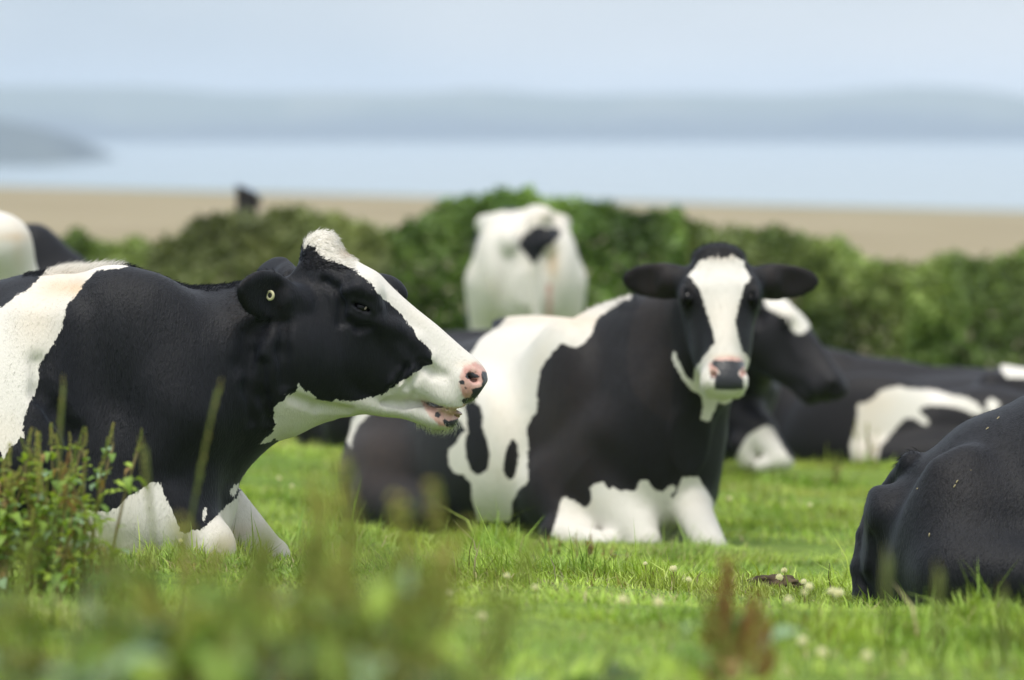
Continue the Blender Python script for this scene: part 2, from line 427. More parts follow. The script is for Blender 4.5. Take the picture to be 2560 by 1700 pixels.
        for ax in range(3):
            a = [slice(1, -1)] * 3; b = [slice(1, -1)] * 3
            a[ax] = slice(0, -1); b[ax] = slice(1, None)
            sa, sb = sg[tuple(a)], sg[tuple(b)]
            e = np.nonzero(sa != sb); fl = sa[e]
            base = [e[i] + (0 if i == ax else 1) for i in range(3)]
            o1, o2 = [(1, 2), (2, 0), (0, 1)][ax]
            def g(x1, x2):
                t = list(base); t[o1] = base[o1] - 1 + x1; t[o2] = base[o2] - 1 + x2
                return idx[tuple(t)]
            qd = np.stack([g(0, 0), g(1, 0), g(1, 1), g(0, 1)], -1)
            qd = np.where(fl[:, None], qd, qd[:, ::-1]); F.append(qd)
        F = np.concatenate(F); F = F[(F >= 0).all(1)]
        return P, F
def _pchip(x, y, xi):
    h = np.diff(x); dl = np.diff(y) / h; m = np.zeros(len(x))
    m[0], m[-1] = dl[0], dl[-1]
    for i in range(1, len(x) - 1):
        if dl[i - 1] * dl[i] > 0:
            w1, w2 = 2 * h[i] + h[i - 1], h[i] + 2 * h[i - 1]; m[i] = (w1 + w2) / (w1 / dl[i - 1] + w2 / dl[i])
    k = np.clip(np.searchsorted(x, xi) - 1, 0, len(x) - 2); t = (xi - x[k]) / h[k]
    return ((1 + 2 * t) * (1 - t) ** 2 * y[k] + t * (1 - t) ** 2 * h[k] * m[k] + t * t * (3 - 2 * t) * y[k + 1] + t * t * (t - 1) * h[k] * m[k + 1])
def poly_sd(pts, poly, chunk=60000):
    """signed distance in pixels to an outline, positive inside"""
    poly = np.asarray(poly, float); res = np.empty(len(pts))
    A = poly; B = np.roll(poly, -1, 0); E = B - A; L = (E ** 2).sum(1) + 1e-9
    for i in range(0, len(pts), chunk):
        p = pts[i:i + chunk]; d2 = np.full(len(p), 1e12); ins = np.zeros(len(p), bool)
        for a, b, e, l in zip(A, B, E, L):
            r = p - a; t = np.clip((r @ e) / l, 0, 1); dd = r - t[:, None] * e; d2 = np.minimum(d2, (dd ** 2).sum(1))
            if a[1] != b[1]:
                c = ((a[1] > p[:, 1]) != (b[1] > p[:, 1])) & (p[:, 0] < (b[0] - a[0]) * (p[:, 1] - a[1]) / (b[1] - a[1]) + a[0])
                ins ^= c
        res[i:i + chunk] = np.where(ins, 1, -1) * np.sqrt(d2)
    return res
def best(pts, polys, mode='max'):
    r = None
    for p in polys:
        s_ = poly_sd(pts, p); r = s_ if r is None else (np.maximum(r, s_))
    return r
def grid(a, b, h): return np.arange(a, b + h, h)

# ------------------------------------------------------------------ the head shared by the cows (profile in metres along poll -> muzzle)
A_Y = 10.0
_O = q(790, 640, A_Y); _U = nrm(q(1220, 955, A_Y) - _O); _W0 = np.array([0, -1., 0]); _V = nrm(np.cross(_U, _W0))
if _V[2] < 0: _V = -_V
def huv(p):
    r = q(p[0], p[1], A_Y) - _O; return float(r @ _U), float(r @ _V)
H_TOP = [huv(p) for p in [(757, 648), (775, 622), (800, 600), (830, 606), (862, 634), (897, 655), (943, 680), (985, 722), (1023, 757), (1058, 785), (1096, 815), (1134, 849), (1172, 882), (1203, 907), (1217, 930), (1221, 957)]]
H_BOT = [huv(p) for p in [(700, 760), (740, 850), (800, 930), (880, 985), (970, 1003), (1057, 999), (1096, 1011), (1134, 1010), (1153, 1006), (1187, 1003), (1207, 988), (1218, 966)]]
def head(s, O, U, V, k=.03, sc=1., open_mouth=False, wsc=1., jaw=1., jend=1.):
    O = np.asarray(O, float); U = nrm(U); V = nrm(V - (np.asarray(V) @ U) * U); W = np.cross(U, V)
    us = np.array([-.02, .0, .03, .06, .10, .14, .18, .22, .27, .32, .37, .41, .45, .48, .497])
    tp = np.interp(us, [a for a, b in H_TOP], [b for a, b in H_TOP]); bt = np.interp(us, *zip(*sorted(H_BOT)))
    hw = wsc * np.array([.050, .066, .082, .094, .104, .108, .102, .090, .076, .066, .060, .060, .063, .060, .050])
    eg = np.array([.1, .1, .15, .2, .22, .2, .12, .0, -.12, -.2, -.2, -.15, -.12, -.08, .0])
    P = lambda u, v, w_: O + sc * (U * u + V * v + W * w_)
    s.loft(O, U, V, W, us * sc, tp * sc, bt * sc, hw * sc, eg, 2.35, k)
    if open_mouth:
        # lower jaw, its own axis
        jo = q(780, 960, A_Y); ju = nrm(q(1150, 1052, A_Y) - jo); jv = nrm(np.cross(ju, _W0)); jv = jv if jv[2] > 0 else -jv
        pr = lambda p: (float((q(*p, A_Y) - jo) @ ju), float((q(*p, A_Y) - jo) @ jv))
        jt = [pr(p) for p in [(790, 880), (860, 930), (960, 985), (1040, 1002), (1080, 1012), (1110, 1027), (1135, 1037), (1150, 1042)]]
        jb = [pr(p) for p in [(770, 1030), (840, 1033), (889, 1032), (943, 1040), (1019, 1049), (1054, 1063), (1090, 1075), (1120, 1075), (1142, 1064), (1152, 1050)]]
        ju_ = np.array([0, .04, .08, .13, .18, .23, .27, .30, .33, .345, .352])
        s.loft(jo, ju, jv, W, ju_, np.interp(ju_, *zip(*jt)), np.interp(ju_, *zip(*jb)), [.075, .075, .07, .055, .042, .036, .040, .046, .044, .034, .02], 0, 2.2, .012)
    else:
        s.loft(O, U, V, W, np.array([.02, .08, .14, .2, .27, .34, .40, .44, .462]) * sc * np.array([1, 1, 1, 1, 1, jend, jend, jend, jend]), np.array([-.12, -.12, -.12, -.12, -.10, -.09, -.09, -.095, -.105]) * sc,
               np.array([-.27, -.262, -.245, -.222, -.196, -.178, -.172, -.166, -.15]) * sc * np.interp([.02, .08, .14, .2, .27, .34, .40, .44, .462], [.1, .35], [1, jaw]), np.array([.07, .078, .07, .056, .045, .04, .044, .04, .028]) * sc, 0, 2.2, .015)
    for sg in (-1, 1):
        s.ell(P(.10, -.125, sg * .055), np.array([.085, .075, .045]) * sc, (U, V, W), .03)            # jaw muscle
        s.ell(P(.135, .018, sg * .082 * wsc), np.array([.045, .026, .030]) * sc, (U, V, W), .022)           # brow
        s.cap(P(.19, -.03, sg * .082), .014 * sc, P(.30, -.062, sg * .055), .010 * sc, .03)          # facial crest
        s.ell(P(.455, -.03, sg * .040 * wsc), np.array([.035, .030, .026]) * sc, (U, V, W), .02)           # nostril wing
        s.ell(P(.44, -.085, sg * .036 * wsc), np.array([.05, .030, .030]) * sc, (U, V, W), .02)            # upper lip
    return P, U, V, W
def socket(s, c, out_, a, b_, sc=1.):
    """eyelids around an eye at surface point c; out_ = outward, a = along the eye, b_ = up"""
    out_, a, b_ = nrm(out_), nrm(a), nrm(b_)
    s.ell(c + out_ * .004 * sc, np.array([.026, .0105, .014]) * sc, (a, b_, out_), .010, 'sub')
    th = np.linspace(0, math.pi, 9)
    up = [c + a * (-.027 * math.cos(t)) * sc + b_ * (.0100 * math.sin(t)) * sc + out_ * (.002 + .0055 * math.sin(t)) * sc for t in th]
    lo = [c + a * (-.027 * math.cos(t)) * sc - b_ * (.0100 * math.sin(t)) * sc + out_ * (.001 + .003 * math.sin(t)) * sc for t in th]
    s.chain(up, [.0045 * sc] * 9, .006); s.chain(lo, [.0036 * sc] * 9, .006)
    up2 = [p + b_ * .011 * sc - out_ * .003 * sc for p in up]; s.chain(up2[1:-1], [.004 * sc] * 7, .010)
    lo2 = [p - b_ * .011 * sc - out_ * .003 * sc for p in lo]; s.chain(lo2[1:-1], [.003 * sc] * 7, .010)
def ear(s, base, d, up, face, L=.165, Wd=.060, cup=True, k=.02, flat=.30):
    """leaf-shaped ear: d = towards the tip, up = across, face = the way the hollow faces"""
    d, face = nrm(d), nrm(face); face = nrm(face - (face @ d) * d); up = np.cross(d, face)
    if up[2] < 0: up = -up
    u = np.array([0, .12, .3, .5, .7, .85, .95, 1.]) * L
    hv = np.array([.36, .50, .82, 1., .93, .70, .42, .14]) * Wd
    th = np.array([.60, .50, .42, .34, .28, .22, .17, .10]) * Wd * (flat / .30)
    s.loft(base, d, up, face, u, hv, -hv, th, 0, 2.0, k)
    if cup:
        uc = u[1:] * .97; c = base + face * Wd * .42 * (flat / .30)
        s.loft(c, d, up, face, uc, hv[1:] * .86 - .003, -(hv[1:] * .86 - .003), th[1:] * 1.05, 0, 2.0, .008, 'sub')

def make_coat(s, origin, mat, attrs, name='body', relax=0):
    if relax: s.relax(relax)
    P, F = s.mesh()
    me = np_mesh(name, P - origin, F)
    at = attrs(P)
    for k in ('white', 'skin', 'spot', 'brown', 'cream'):
        fattr(me, k, at.get(k, np.full(len(P), -1.) if k in ('white', 'skin', 'spot') else np.zeros(len(P))))
    me.materials.append(mat)
    return me, P, F, at
def vnormals(P, F):
    n = np.zeros_like(P); a = np.cross(P[F[:, 2]] - P[F[:, 0]], P[F[:, 3]] - P[F[:, 1]])
    for i in range(4): np.add.at(n, F[:, i], a)
    return n / (np.linalg.norm(n, axis=1)[:, None] + 1e-12)
def hair_mesh(name, P, Nn, at, pick, dirf, length, width, mat, origin, lift=.35, flatness=.0):
    """short hairs rooted in the skin, one curved two-segment blade each"""
    p = P[pick]; n = Nn[pick]; m = len(p)
    p = p + rng.normal(0, .0018, (m, 3))
    d = dirf(p, n); d = d - (d * n).sum(1)[:, None] * n; d /= np.linalg.norm(d, axis=1)[:, None] + 1e-9
    d = d + rng.normal(0, .22, (m, 3)); lf = lift if np.isscalar(lift) else lift[pick][:, None]
    g = d + n * lf; g /= np.linalg.norm(g, axis=1)[:, None]
    L = (length if np.isscalar(length) else length[pick]) * rng.uniform(.6, 1.25, m)
    sd = np.cross(g, n) * flatness + np.cross(g, rng.normal(0, 1, (m, 3))) * (1 - flatness); sd /= np.linalg.norm(sd, axis=1)[:, None] + 1e-9
    fl_ = (np.cross(sd, g) * n).sum(1) < 0; sd[fl_] *= -1
    wv = width * rng.uniform(.7, 1.2, m)[:, None] * .5
    r = p - n * .0015
    mid = r + g * (L * .55)[:, None]; tip = r + (g * .8 + d * .45) * L[:, None]
    V = np.stack([r - sd * wv, r + sd * wv, mid + sd * wv * .7, mid - sd * wv * .7, tip], 1).reshape(-1, 3) - origin
    b = np.arange(m)[:, None] * 5
    T = np.concatenate([b + [0, 1, 2], b + [0, 2, 3], b + [3, 2, 4]], 0)
    me = np_mesh(name, V, tris=T)
    for k in ('white', 'skin', 'spot', 'brown', 'cream'):
        v = at.get(k, np.full(len(P), -1.) if k in ('white', 'skin', 'spot') else np.zeros(len(P)))
        fattr(me, k, np.repeat(v[pick], 5))
    me.materials.append(mat)
    nn = n * .8 + g * .25; nn /= np.linalg.norm(nn, axis=1)[:, None]
    me.normals_split_custom_set_from_vertices(np.repeat(nn, 5, 0).tolist())
    return me
def part(name, me, parent, loc=(0, 0, 0), label=None, kind=None):
    o = bpy.data.objects.new(name, me); o.location = loc; link(o, parent)
    return tag(o, label, None, None, kind)
def sphere_mesh(name, r, seg=20, mat=None, sc=(1, 1, 1)):
    bm = bmesh.new(); bmesh.ops.create_uvsphere(bm, u_segments=seg, v_segments=seg // 2, radius=r)
    for v in bm.verts: v.co = Vector((v.co.x * sc[0], v.co.y * sc[1], v.co.z * sc[2]))
    for f in bm.faces: f.smooth = True
    me = bpy.data.meshes.new(name); bm.to_mesh(me); bm.free()
    if mat: me.materials.append(mat)
    return me
def tube_mesh(name, pts, rad, seg=6, mat=None):
    """tapered tube along points, closed ends"""
    pts = [np.asarray(p, float) for p in pts]; V = []; F = []; n = len(pts)
    for i, p in enumerate(pts):
        t = nrm(pts[min(i + 1, n - 1)] - pts[max(i - 1, 0)]); a = nrm(np.cross(t, [.31, .2, .93])); b = np.cross(t, a)
        for j in range(seg):
            an = 2 * math.pi * j / seg; V.append(p + (a * math.cos(an) + b * math.sin(an)) * rad[i])
    for i in range(n - 1):
        for j in range(seg): F.append((i * seg + j, i * seg + (j + 1) % seg, (i + 1) * seg + (j + 1) % seg, (i + 1) * seg + j))
    me = bpy.data.meshes.new(name); me.from_pydata([tuple(v) for v in V], [], F + [tuple(range(seg))[::-1], tuple(range((n - 1) * seg, n * seg))])
    for f in me.polygons: f.use_smooth = True
    if mat: me.materials.append(mat)
    return me

M_EYE = simple_mat('eye_dark', (.004, .0035, .004), .16, .22)
M_GLINT = simple_mat('eye_corner_glint', (.50, .40, .38), .25, .5)
M_HOOF = simple_mat('hoof_horn', (.035, .03, .026), .5, .4, (40, (.07, .06, .045)), .2)
M_TAG = simple_mat('tag_plastic', (.62, .58, .36), .4, .5)
M_TAGC = simple_mat('tag_button', (.02, .02, .022), .4, .5)
M_TONGUE = simple_mat('tongue', (.30, .17, .14), .3, .5, (60, (.40, .26, .22)), .3)
M_TOOTH = simple_mat('tooth', (.42, .33, .13), .35, .5, (120, (.25, .17, .06)), .2)
M_STRAW = simple_mat('straw_fleck', (.45, .38, .22), .7, .3)
M_HAIRW = None
COAT_A = coat_material('holstein_coat_near', bump=1.0)
HAIR_A = coat_material('long_hair', white=(.86, .84, .78), bump=.0, hair_trans=.5)
COAT_B = coat_material('holstein_coat_brownish', black=(.0044, .0038, .0046), bump=.9)
COAT_C = coat_material('holstein_coat_far', bump=.5, edge=.004, soft=.003)
COAT_H = coat_material('black_coat', black=(.0024, .0029, .0052), bump=1.1)

#@@COWS
# ================================================================== COW A: head in profile, mouth open
def cow_profile():
    y0 = A_Y
    s = Sculpt(np.concatenate([grid(-2.50, -1.215, .0095), grid(-1.208, -.66, .0062), grid(-.655, -.02, .0040)]),
               grid(9.50, 10.50, .0058), grid(-.10, .92, .0052))
    X = np.array([1., 0, 0]); Z = np.array([0, 0, 1.]); Y = np.array([0, 1., 0])
    tp = [(-1230, 930), (-1180, 800), (-1050, 735), (-900, 690), (-600, 690), (-300, 712), (-100, 714), (0, 700), (57, 686), (115, 680), (150, 675), (189, 672), (246, 672),
          (315, 679), (367, 692), (401, 701), (436, 711), (487, 717), (545, 714), (600, 706), (650, 703), (700, 703), (760, 715), (830, 760)]
    bt = [(-1230, 1150), (-1180, 1300), (-1050, 1380), (-600, 1420), (0, 1450), (200, 1440), (400, 1425), (500, 1405), (548, 1330), (575, 1250), (597, 1207), (620, 1173), (654, 1133), (700, 1089),
          (744, 1072), (790, 1046), (830, 1034)]
    xs = np.array([-1230, -1180, -1050, -900, -600, -300, 0, 100, 200, 300, 400, 470, 530, 580, 620, 680, 740, 800, 830.])
    hw = [.06, .16, .25, .31, .39, .42, .37, .33, .29, .255, .22, .19, .16, .14, .125, .115, .11, .10, .09]
    eg = [0, 0, -.1, -.15, -.2, -.22, -.28, -.3, -.32, -.3, -.2, -.12, -.05, 0, 0, 0, .05, .05, .05]
    T = np.array([q(*p, y0) for p in tp]); B = np.array([q(*p, y0) for p in bt]); wx = np.array([q(x, 900, y0)[0] for x in xs])
    u = np.unique(np.concatenate([T[:, 0], B[:, 0]]))
    s.loft([0, y0, 0], X, Z, -Y, u, np.interp(u, T[:, 0], T[:, 2]), np.interp(u, B[:, 0], B[:, 2]), np.interp(u, wx, hw), np.interp(u, wx, eg), 2.3, .02)
    for sg in (-1, 1):
        yy = lambda o: y0 + sg * o
        s.ell(q(330, 860, yy(.13)), (.17, .105, .17), ([.95, 0, .3], Y, [-.3, 0, .95]), .07)      # shoulder blade
        s.cap(q(275, 745, yy(.10)), .045, q(400, 950, yy(.16)), .085, .07)
        s.ell(q(440, 1010, yy(.15)), (.10, .075, .11), None, .07)                                   # point of shoulder
        s.cap(q(440, 1040, yy(.17)), .10, q(300, 1250, yy(.20)), .088, .06)                        # upper arm
        s.ell(q(260, 1180, yy(.20)), (.13, .06, .13), None, .06)
        s.cap(q(600, 830, yy(.075)), .055, q(470, 980, yy(.12)), .06, .06)                          # neck muscle
        s.cap(q(100, 820, yy(.20)), .06, q(60, 1150, yy(.30)), .08, .09)
        s.ell(q(-950, 960, yy(.20)), (.26, .14, .25), None, .08); s.cap(q(-880, 1250, yy(.34)), .11, q(-480, 1310, yy(.40)), .07, .06)
        s.cap(q(-480, 1330, yy(.40)), .06, q(-900, 1375, yy(.42)), .04, .03)
    # near foreleg folded flat, far foreleg knee forward
    s.cap(q(300, 1285, 9.80), .092, q(520, 1362, 9.80), .062, .05)
    s.cap(q(525, 1380, 9.80), .055, q(320, 1415, 9.76), .038, .02); s.cap(q(320, 1375, 9.75), .032, q(245, 1350, 9.74), .034, .02); s.ell(q(340, 1290, 9.76), (.13, .05, .085), None, .04)
    s.cap(q(455, 1210, 9.86), .085, q(475, 1370, 9.85), .065, .05); s.cap(q(520, 1260, 9.95), .07, q(505, 1390, 9.90), .045, .04)
    s.cap(q(545, 1300, 10.14), .092, q(672, 1388, 10.12), .046, .045); s.ell(q(680, 1394, 10.12), (.042, .04, .038), None, .02)
    s.cap(q(660, 1415, 10.12), .035, q(480, 1420, 10.14), .03, .02)
    P, U, V, W = head(s, _O, _U, _V, .022, 1., True)
    sgn = -1 if (P(0, 0, .1)[1] - P(0, 0, 0)[1]) < 0 else 1      # +w or -w is the near side
    near = 1 if sgn < 0 else -1
    # poll knob and far brow
    s.ell(q(800, 625, y0), (.040, .048, .040), (U, V, W), .03)
    s.ell(q(978, 722, 10.085), (.045, .028, .026), (U, V, W), .02)
    # throat and neck join
    s.cap(q(700, 860, y0 - .04), .12, q(800, 900, y0 - .03), .085, .06); s.cap(q(700, 860, y0 + .04), .12, q(800, 900, y0 + .03), .085, .06)
    s.cap(q(700, 880, y0 - .045), .105, q(480, 900, y0 - .10), .10, .08); s.cap(q(660, 960, y0 - .03), .10, q(500, 1040, y0 - .09), .10, .08)
    s.cap(q(735, 1010, y0), .055, q(860, 1000, y0), .03, .04)
    # cheek folds
    ny = lambda px, py: (s.near_y(q(px, py, y0)[0], q(px, py, y0)[2]) or y0 - .06)
    def at(px, py, off=0.):
        y = ny(px, py); p = q(px, py, y0); return np.array([p[0], y + off, p[2]])
    for pts, r, k, md in [
        ([(1000, 955), (1030, 925), (1050, 895)], .007, .018, 'add'), ([(955, 985), (985, 950), (1000, 925)], .006, .016, 'add'),
        ([(1015, 965), (1045, 935), (1065, 910)], .005, .012, 'sub'), ([(975, 975), (1003, 943), (1020, 915)], .005, .012, 'sub'),
        ([(815, 700), (850, 720), (862, 760), (856, 800)], .006, .02, 'sub'), ([(870, 722), (900, 716), (930, 730), (948, 762)], .010, .02, 'add'),
        ([(722, 800), (716, 870), (722, 950)], .006, .03, 'sub'), ([(950, 800), (990, 815), (1040, 850), (1075, 890)], .008, .03, 'add'),
        ([(740, 985), (800, 1012), (870, 1024)], .008, .02, 'sub'), ([(960, 1004), (1010, 1012), (1050, 1012)], .005, .012, 'sub'),
        ([(1020, 950), (1035, 985), (1022, 1005)], .004, .010, 'sub'), ([(1055, 905), (1085, 930), (1110, 935)], .006, .02, 'sub'),
        ([(880, 800), (900, 815), (930, 812)], .005, .015, 'sub'), ([(700, 760), (640, 830), (620, 900)], .010, .04, 'sub')]:
        p3 = [at(*p) for p in pts]; s.chain(p3, [r] * len(p3), k, md)
    # crease behind the shoulder blade
    p3 = [at(*p) for p in [(128, 890), (140, 960), (178, 1010), (215, 1060), (225, 1130)]]; s.chain(p3, [.010] * 5, .04, 'sub')
    for pts in ([(640, 870), (632, 960), (640, 1040)], [(668, 900), (666, 980), (680, 1040)]):
        p3 = [at(*p) for p in pts]; s.chain(p3, [.0022] * 3, .030, 'sub')
    # eye
    for side in (0, 1):
        if side == 0: c = at(908, 763, .004)
        else: c = at(908, 763, 0); c = np.array([c[0], 2 * y0 - c[1] - .004, c[2]])
        o_ = -1 if side == 0 else 1
        al = q(930, 772, y0) - q(884, 752, y0)
        socket(s, c, [.12, o_ * 1., .05], al, np.cross(al, [0, 1, 0]) * (-1 if np.cross(al, [0, 1, 0])[2] < 0 else 1), 1.15)
        if side == 0: eye_c = c
        else: eye_f = c
    # nostrils
    for side in (0, 1):
        c = at(1184, 940); c[1] += .004
        if side: c[1] = 2 * y0 - c[1]
        o_ = -1 if side == 0 else 1
        a = q(1198, 946, y0) - q(1166, 934, y0)
        s.ell(c + np.array([0, o_ * .004, 0]), (.0195, .0135, .020), (a, np.cross(a, [0, 1, 0]), [.35, o_ * -1, 0]), .006, 'sub')
        rim = [(1163, 931), (1176, 925), (1192, 929), (1203, 941), (1200, 956), (1184, 960), (1168, 948), (1163, 931)]
        r3 = []
        for p in rim:
            v = at(*p) if side == 0 else at(*p) * [1, -1, 1] + [0, 2 * y0, 0]; r3.append(v + np.array([0, -o_ * .004, 0]))
        s.chain(r3, [.0042] * 8, .006)
        s.ell((c + q(1186, 935, y0) * [1, 0, 1] + [0, c[1], 0]) / 2 + np.array([0, -o_ * .004, 0]), (.013, .006, .008), (a, np.cross(a, [0, 1, 0]), [0, 1, 0]), .006)
    # mouth hollow
    s.loft(q(1075, 1008, y0), nrm(q(1160, 1024, y0) - q(1075, 1008, y0)), nrm([.2, 0, 1]), np.array([0, -1., 0]), [0, .03, .06, .10], [.001, .004, .010, .016], [-.001, -.003, -.007, -.014], [.075, .060, .05, .05], 0, 2, .004, 'sub')
    # ears
    ear(s, q(742, 752, 9.905), q(600, 722, 9.77) - q(742, 752, 9.905), Z, [.12, -1, -.05], .192, .057)
    s.cap(q(760, 757, 9.925), .036, q(712, 748, 9.87), .030, .03)
    ear(s, q(735, 700, 10.08), q(612, 672, 10.24) - q(735, 700, 10.08), Z, [.3, .6, -.3], .150, .050, False)
    s.cap(q(760, 740, 10.07), .034, q(720, 700, 10.1), .026, .03)
    org = np.array([q(0, 1385, y0)[0], y0, float(gz(q(0, 0, y0)[0], y0))])
    shoulder = [(100, 560), (137, 560), (246, 560), (345, 560), (330, 664), (285, 668), (258, 672), (246, 680), (238, 692), (226, 704), (222, 716), (212, 726), (196, 745), (189, 760), (186, 790), (187, 804), (176, 822), (165, 845), (152, 867), (138, 885), (131, 905),
                (132, 925), (131, 946), (120, 970), (112, 993), (104, 1012), (100, 1030), (106, 1066), (96, 1062), (86, 1078), (72, 1085), (57, 1112), (43, 1085), (36, 1064), (22, 1050), (0, 1056), (-40, 1045), (-60, 980), (-50, 860), (-20, 790), (20, 762), (48, 745), (62, 730), (84, 722), (100, 700), (116, 678), (118, 660)]
    face = [(740, 560), (762, 622), (770, 612), (790, 616), (797, 636), (815, 645), (828, 650), (858, 658), (893, 674), (905, 684), (923, 697), (935, 710), (946, 724), (955, 735), (962, 743), (985, 764), (1004, 781), (1012, 794), (1019, 804), (1036, 822), (1042, 836),
            (1054, 846), (1066, 860), (1077, 872), (1082, 884), (1080, 905), (1063, 912), (1053, 919), (1040, 928), (1026, 938), (1018, 942), (1000, 953), (988, 963), (973, 972), (950, 986), (930, 991), (916, 992), (895, 997), (874, 997), (843, 993), (828, 997), (812, 997), (793, 988), (785, 977), (778, 972),
            (765, 966), (758, 958), (755, 950), (752, 952), (750, 968), (738, 974), (724, 980), (718, 990), (706, 996), (692, 1012), (692, 1040), (696, 1052), (688, 1068), (684, 1078), (671, 1087), (662, 1098), (658, 1104), (672, 1102), (690, 1090), (705, 1110), (900, 1180), (1300, 1150), (1300, 900), (1000, 560)]
    leg = [(420, 1181), (428, 1190), (434, 1212), (446, 1232), (456, 1250), (462, 1270), (474, 1300), (486, 1306), (500, 1300), (520, 1298), (536, 1288), (552, 1272), (566, 1262), (584, 1246), (600, 1235), (680, 1200), (760, 1380), (760, 1500), (100, 1500), (150, 1440), (228, 1400), (228, 1250), (236, 1240), (252, 1248), (300, 1250), (330, 1238), (345, 1215), (372, 1200), (400, 1182)]
    dots = [[(648, 1146), (655, 1136), (662, 1139), (655, 1150)], [(628, 1172), (637, 1157), (645, 1160), (634, 1176)], [(608, 1193), (616, 1182), (622, 1184), (614, 1198)], [(580, 1222), (592, 1204), (602, 1206), (592, 1236)], [(524, 1270), (529, 1250), (532, 1262), (528, 1280)]]
    rear = [(-1300, 700), (-700, 650), (-520, 800), (-560, 1000), (-800, 1050), (-1000, 1200), (-1300, 1200)]
    def attrs(P):
        pp = P.copy(); pp[:, 1] = y0; px = to_px(pp); m = FPX / y0
        wb = best(px, [shoulder, leg, rear] + dots)
        wf = poly_sd(px, face)
        # the blaze stays on the forehead: past the far brow the face is black again
        rel = P - _O; v = rel @ _V; uu = rel @ _U; side = (P[:, 1] - y0)
        far = np.where((uu > -.05) & (uu < .34) & (v > -.16), (.034 + .012 * np.sin(uu * 30) - side) * m, 1e3)
        wf = np.minimum(wf, far)
        isear = (np.abs(P[:, 1] - y0) > .085) & (px[:, 0] < 770)
        wf = np.where(isear & (px[:, 1] < 830), -50, wf)
        white = np.maximum(wb, wf) / m
        nosepad = poly_sd(px, [(1158, 915), (1172, 908), (1190, 905), (1215, 920), (1240, 940), (1240, 1015), (1150, 1015), (1163, 1003), (1158, 985), (1150, 965), (1148, 940)])
        lip = poly_sd(px, [(1053, 998), (1064, 1005), (1076, 1012), (1090, 1013), (1160, 1013), (1165, 1040), (1152, 1054), (1140, 1064), (1120, 1066), (1100, 1060), (1084, 1048), (1070, 1030), (1058, 1012)])
        skin = np.maximum(nosepad, lip) / m
        inner = (P[:, 1] > 9.945) & (P[:, 1] < 10.055)
        spots = [[(1205, 925), (1216, 930), (1230, 930), (1232, 1010), (1176, 1012), (1158, 1004), (1164, 996), (1176, 990), (1182, 976), (1178, 968), (1192, 966), (1205, 962), (1208, 948), (1203, 936)],
                 [(1147, 948), (1155, 944), (1163, 950), (1160, 957), (1152, 958)], [(1161, 962), (1167, 961), (1170, 967), (1163, 970)],
                 [(1089, 1028), (1100, 1026), (1104, 1036), (1096, 1042), (1088, 1037)], [(1112, 1044), (1125, 1050), (1147, 1046), (1146, 1060), (1132, 1068), (1116, 1062), (1108, 1050)],
                 [(1153, 998), (1162, 990), (1176, 990), (1178, 1002), (1160, 1006)], [(1166, 930), (1178, 926), (1200, 934), (1196, 942), (1176, 944), (1164, 940)]]
        sp = best(px, spots) / m
        
        cream = .75 * np.exp(-(((px[:, 0] - 165) / 60) ** 2 + ((px[:, 1] - 712) / 24) ** 2)) + .5 * np.exp(-(((px[:, 0] - 215) / 26) ** 2 + ((px[:, 1] - 715) / 22) ** 2)) + .25 * np.exp(-(((px[:, 0] - 120) / 60) ** 2 + ((px[:, 1] - 800) / 60) ** 2)) \
            + .45 * np.exp(-(((px[:, 0] - 1175) / 30) ** 2 + ((px[:, 1] - 908) / 9) ** 2)) + .35 * np.exp(-(((px[:, 0] - 600) / 30) ** 2 + ((px[:, 1] - 1335) / 22) ** 2)) + .5 * np.exp(-(((px[:, 0] - 862) / 12) ** 2 + ((px[:, 1] - 630) / 10) ** 2))
        return dict(white=white, skin=skin, spot=sp, cream=np.clip(cream, 0, 1))
    me, Pv, F, at_ = make_coat(s, org, COAT_A, attrs)
    root = empty('cow', org)
    tag(root, 'black and white cow in profile, mouth open, round tag in its ear', 'cow', 'dairy cows resting in the pasture')
    part('body', me, root)
    Nn = vnormals(Pv, F)
    # hair: body nap, the longer topline ridge, the poll tuft and chin whiskers
    px = to_px(np.c_[Pv[:, 0], np.full(len(Pv), y0), Pv[:, 2]])
    nearside = (Nn[:, 1] < .35) & (at_['skin'] < .001) & (at_['spot'] < 0)
    vis = nearside & (px[:, 0] > -60)
    area_w = np.where(px[:, 0] > 640, .35, 1.)
    def bodydir(p, n):
        d = np.tile([-.55, 0, -.85], (len(p), 1)); hd = ((p - _O) @ _U > -.02) & ((p - _O) @ _V > -.30)
        d[hd] = -_U * .9 + np.array([0, 0, -.4]); return d
    k = np.nonzero(vis & (rng.random(len(Pv)) < area_w * np.where(at_['white'] > .004, .3, .8)))[0]
    part('short_coat', hair_mesh('short_coat', Pv, Nn, at_, k, bodydir, .0085, .0009, COAT_A, org, .16, .85), root, kind='stuff')
    dist_top = np.interp(px[:, 0], [p[0] for p in tp], [p[1] for p in tp])
    ridge = (px[:, 0] > 60) & (px[:, 0] < 600) & (np.abs(px[:, 1] - dist_top) < 14) & (Nn[:, 2] > .5) & (np.abs(Pv[:, 1] - y0) < .06)
    Lr = np.interp(px[:, 0], [60, 120, 150, 300, 340, 420, 600], [.008, .018, .026, .026, .018, .012, .008])
    k = np.repeat(np.nonzero(ridge)[0], 3)
    part('topline_hair', hair_mesh('topline_hair', Pv, Nn, at_, k, lambda p, n: np.tile([.8, 0, .15], (len(p), 1)), Lr, .0012, HAIR_A, org, 1.0), root, kind='stuff')
    rel = Pv - _O
    tuft = (px[:, 0] > 752) & (px[:, 0] < 885) & (px[:, 1] < 672) & (Nn[:, 2] > -.2)
    k = np.repeat(np.nonzero(tuft & (rng.random(len(Pv)) < .9))[0], 2)
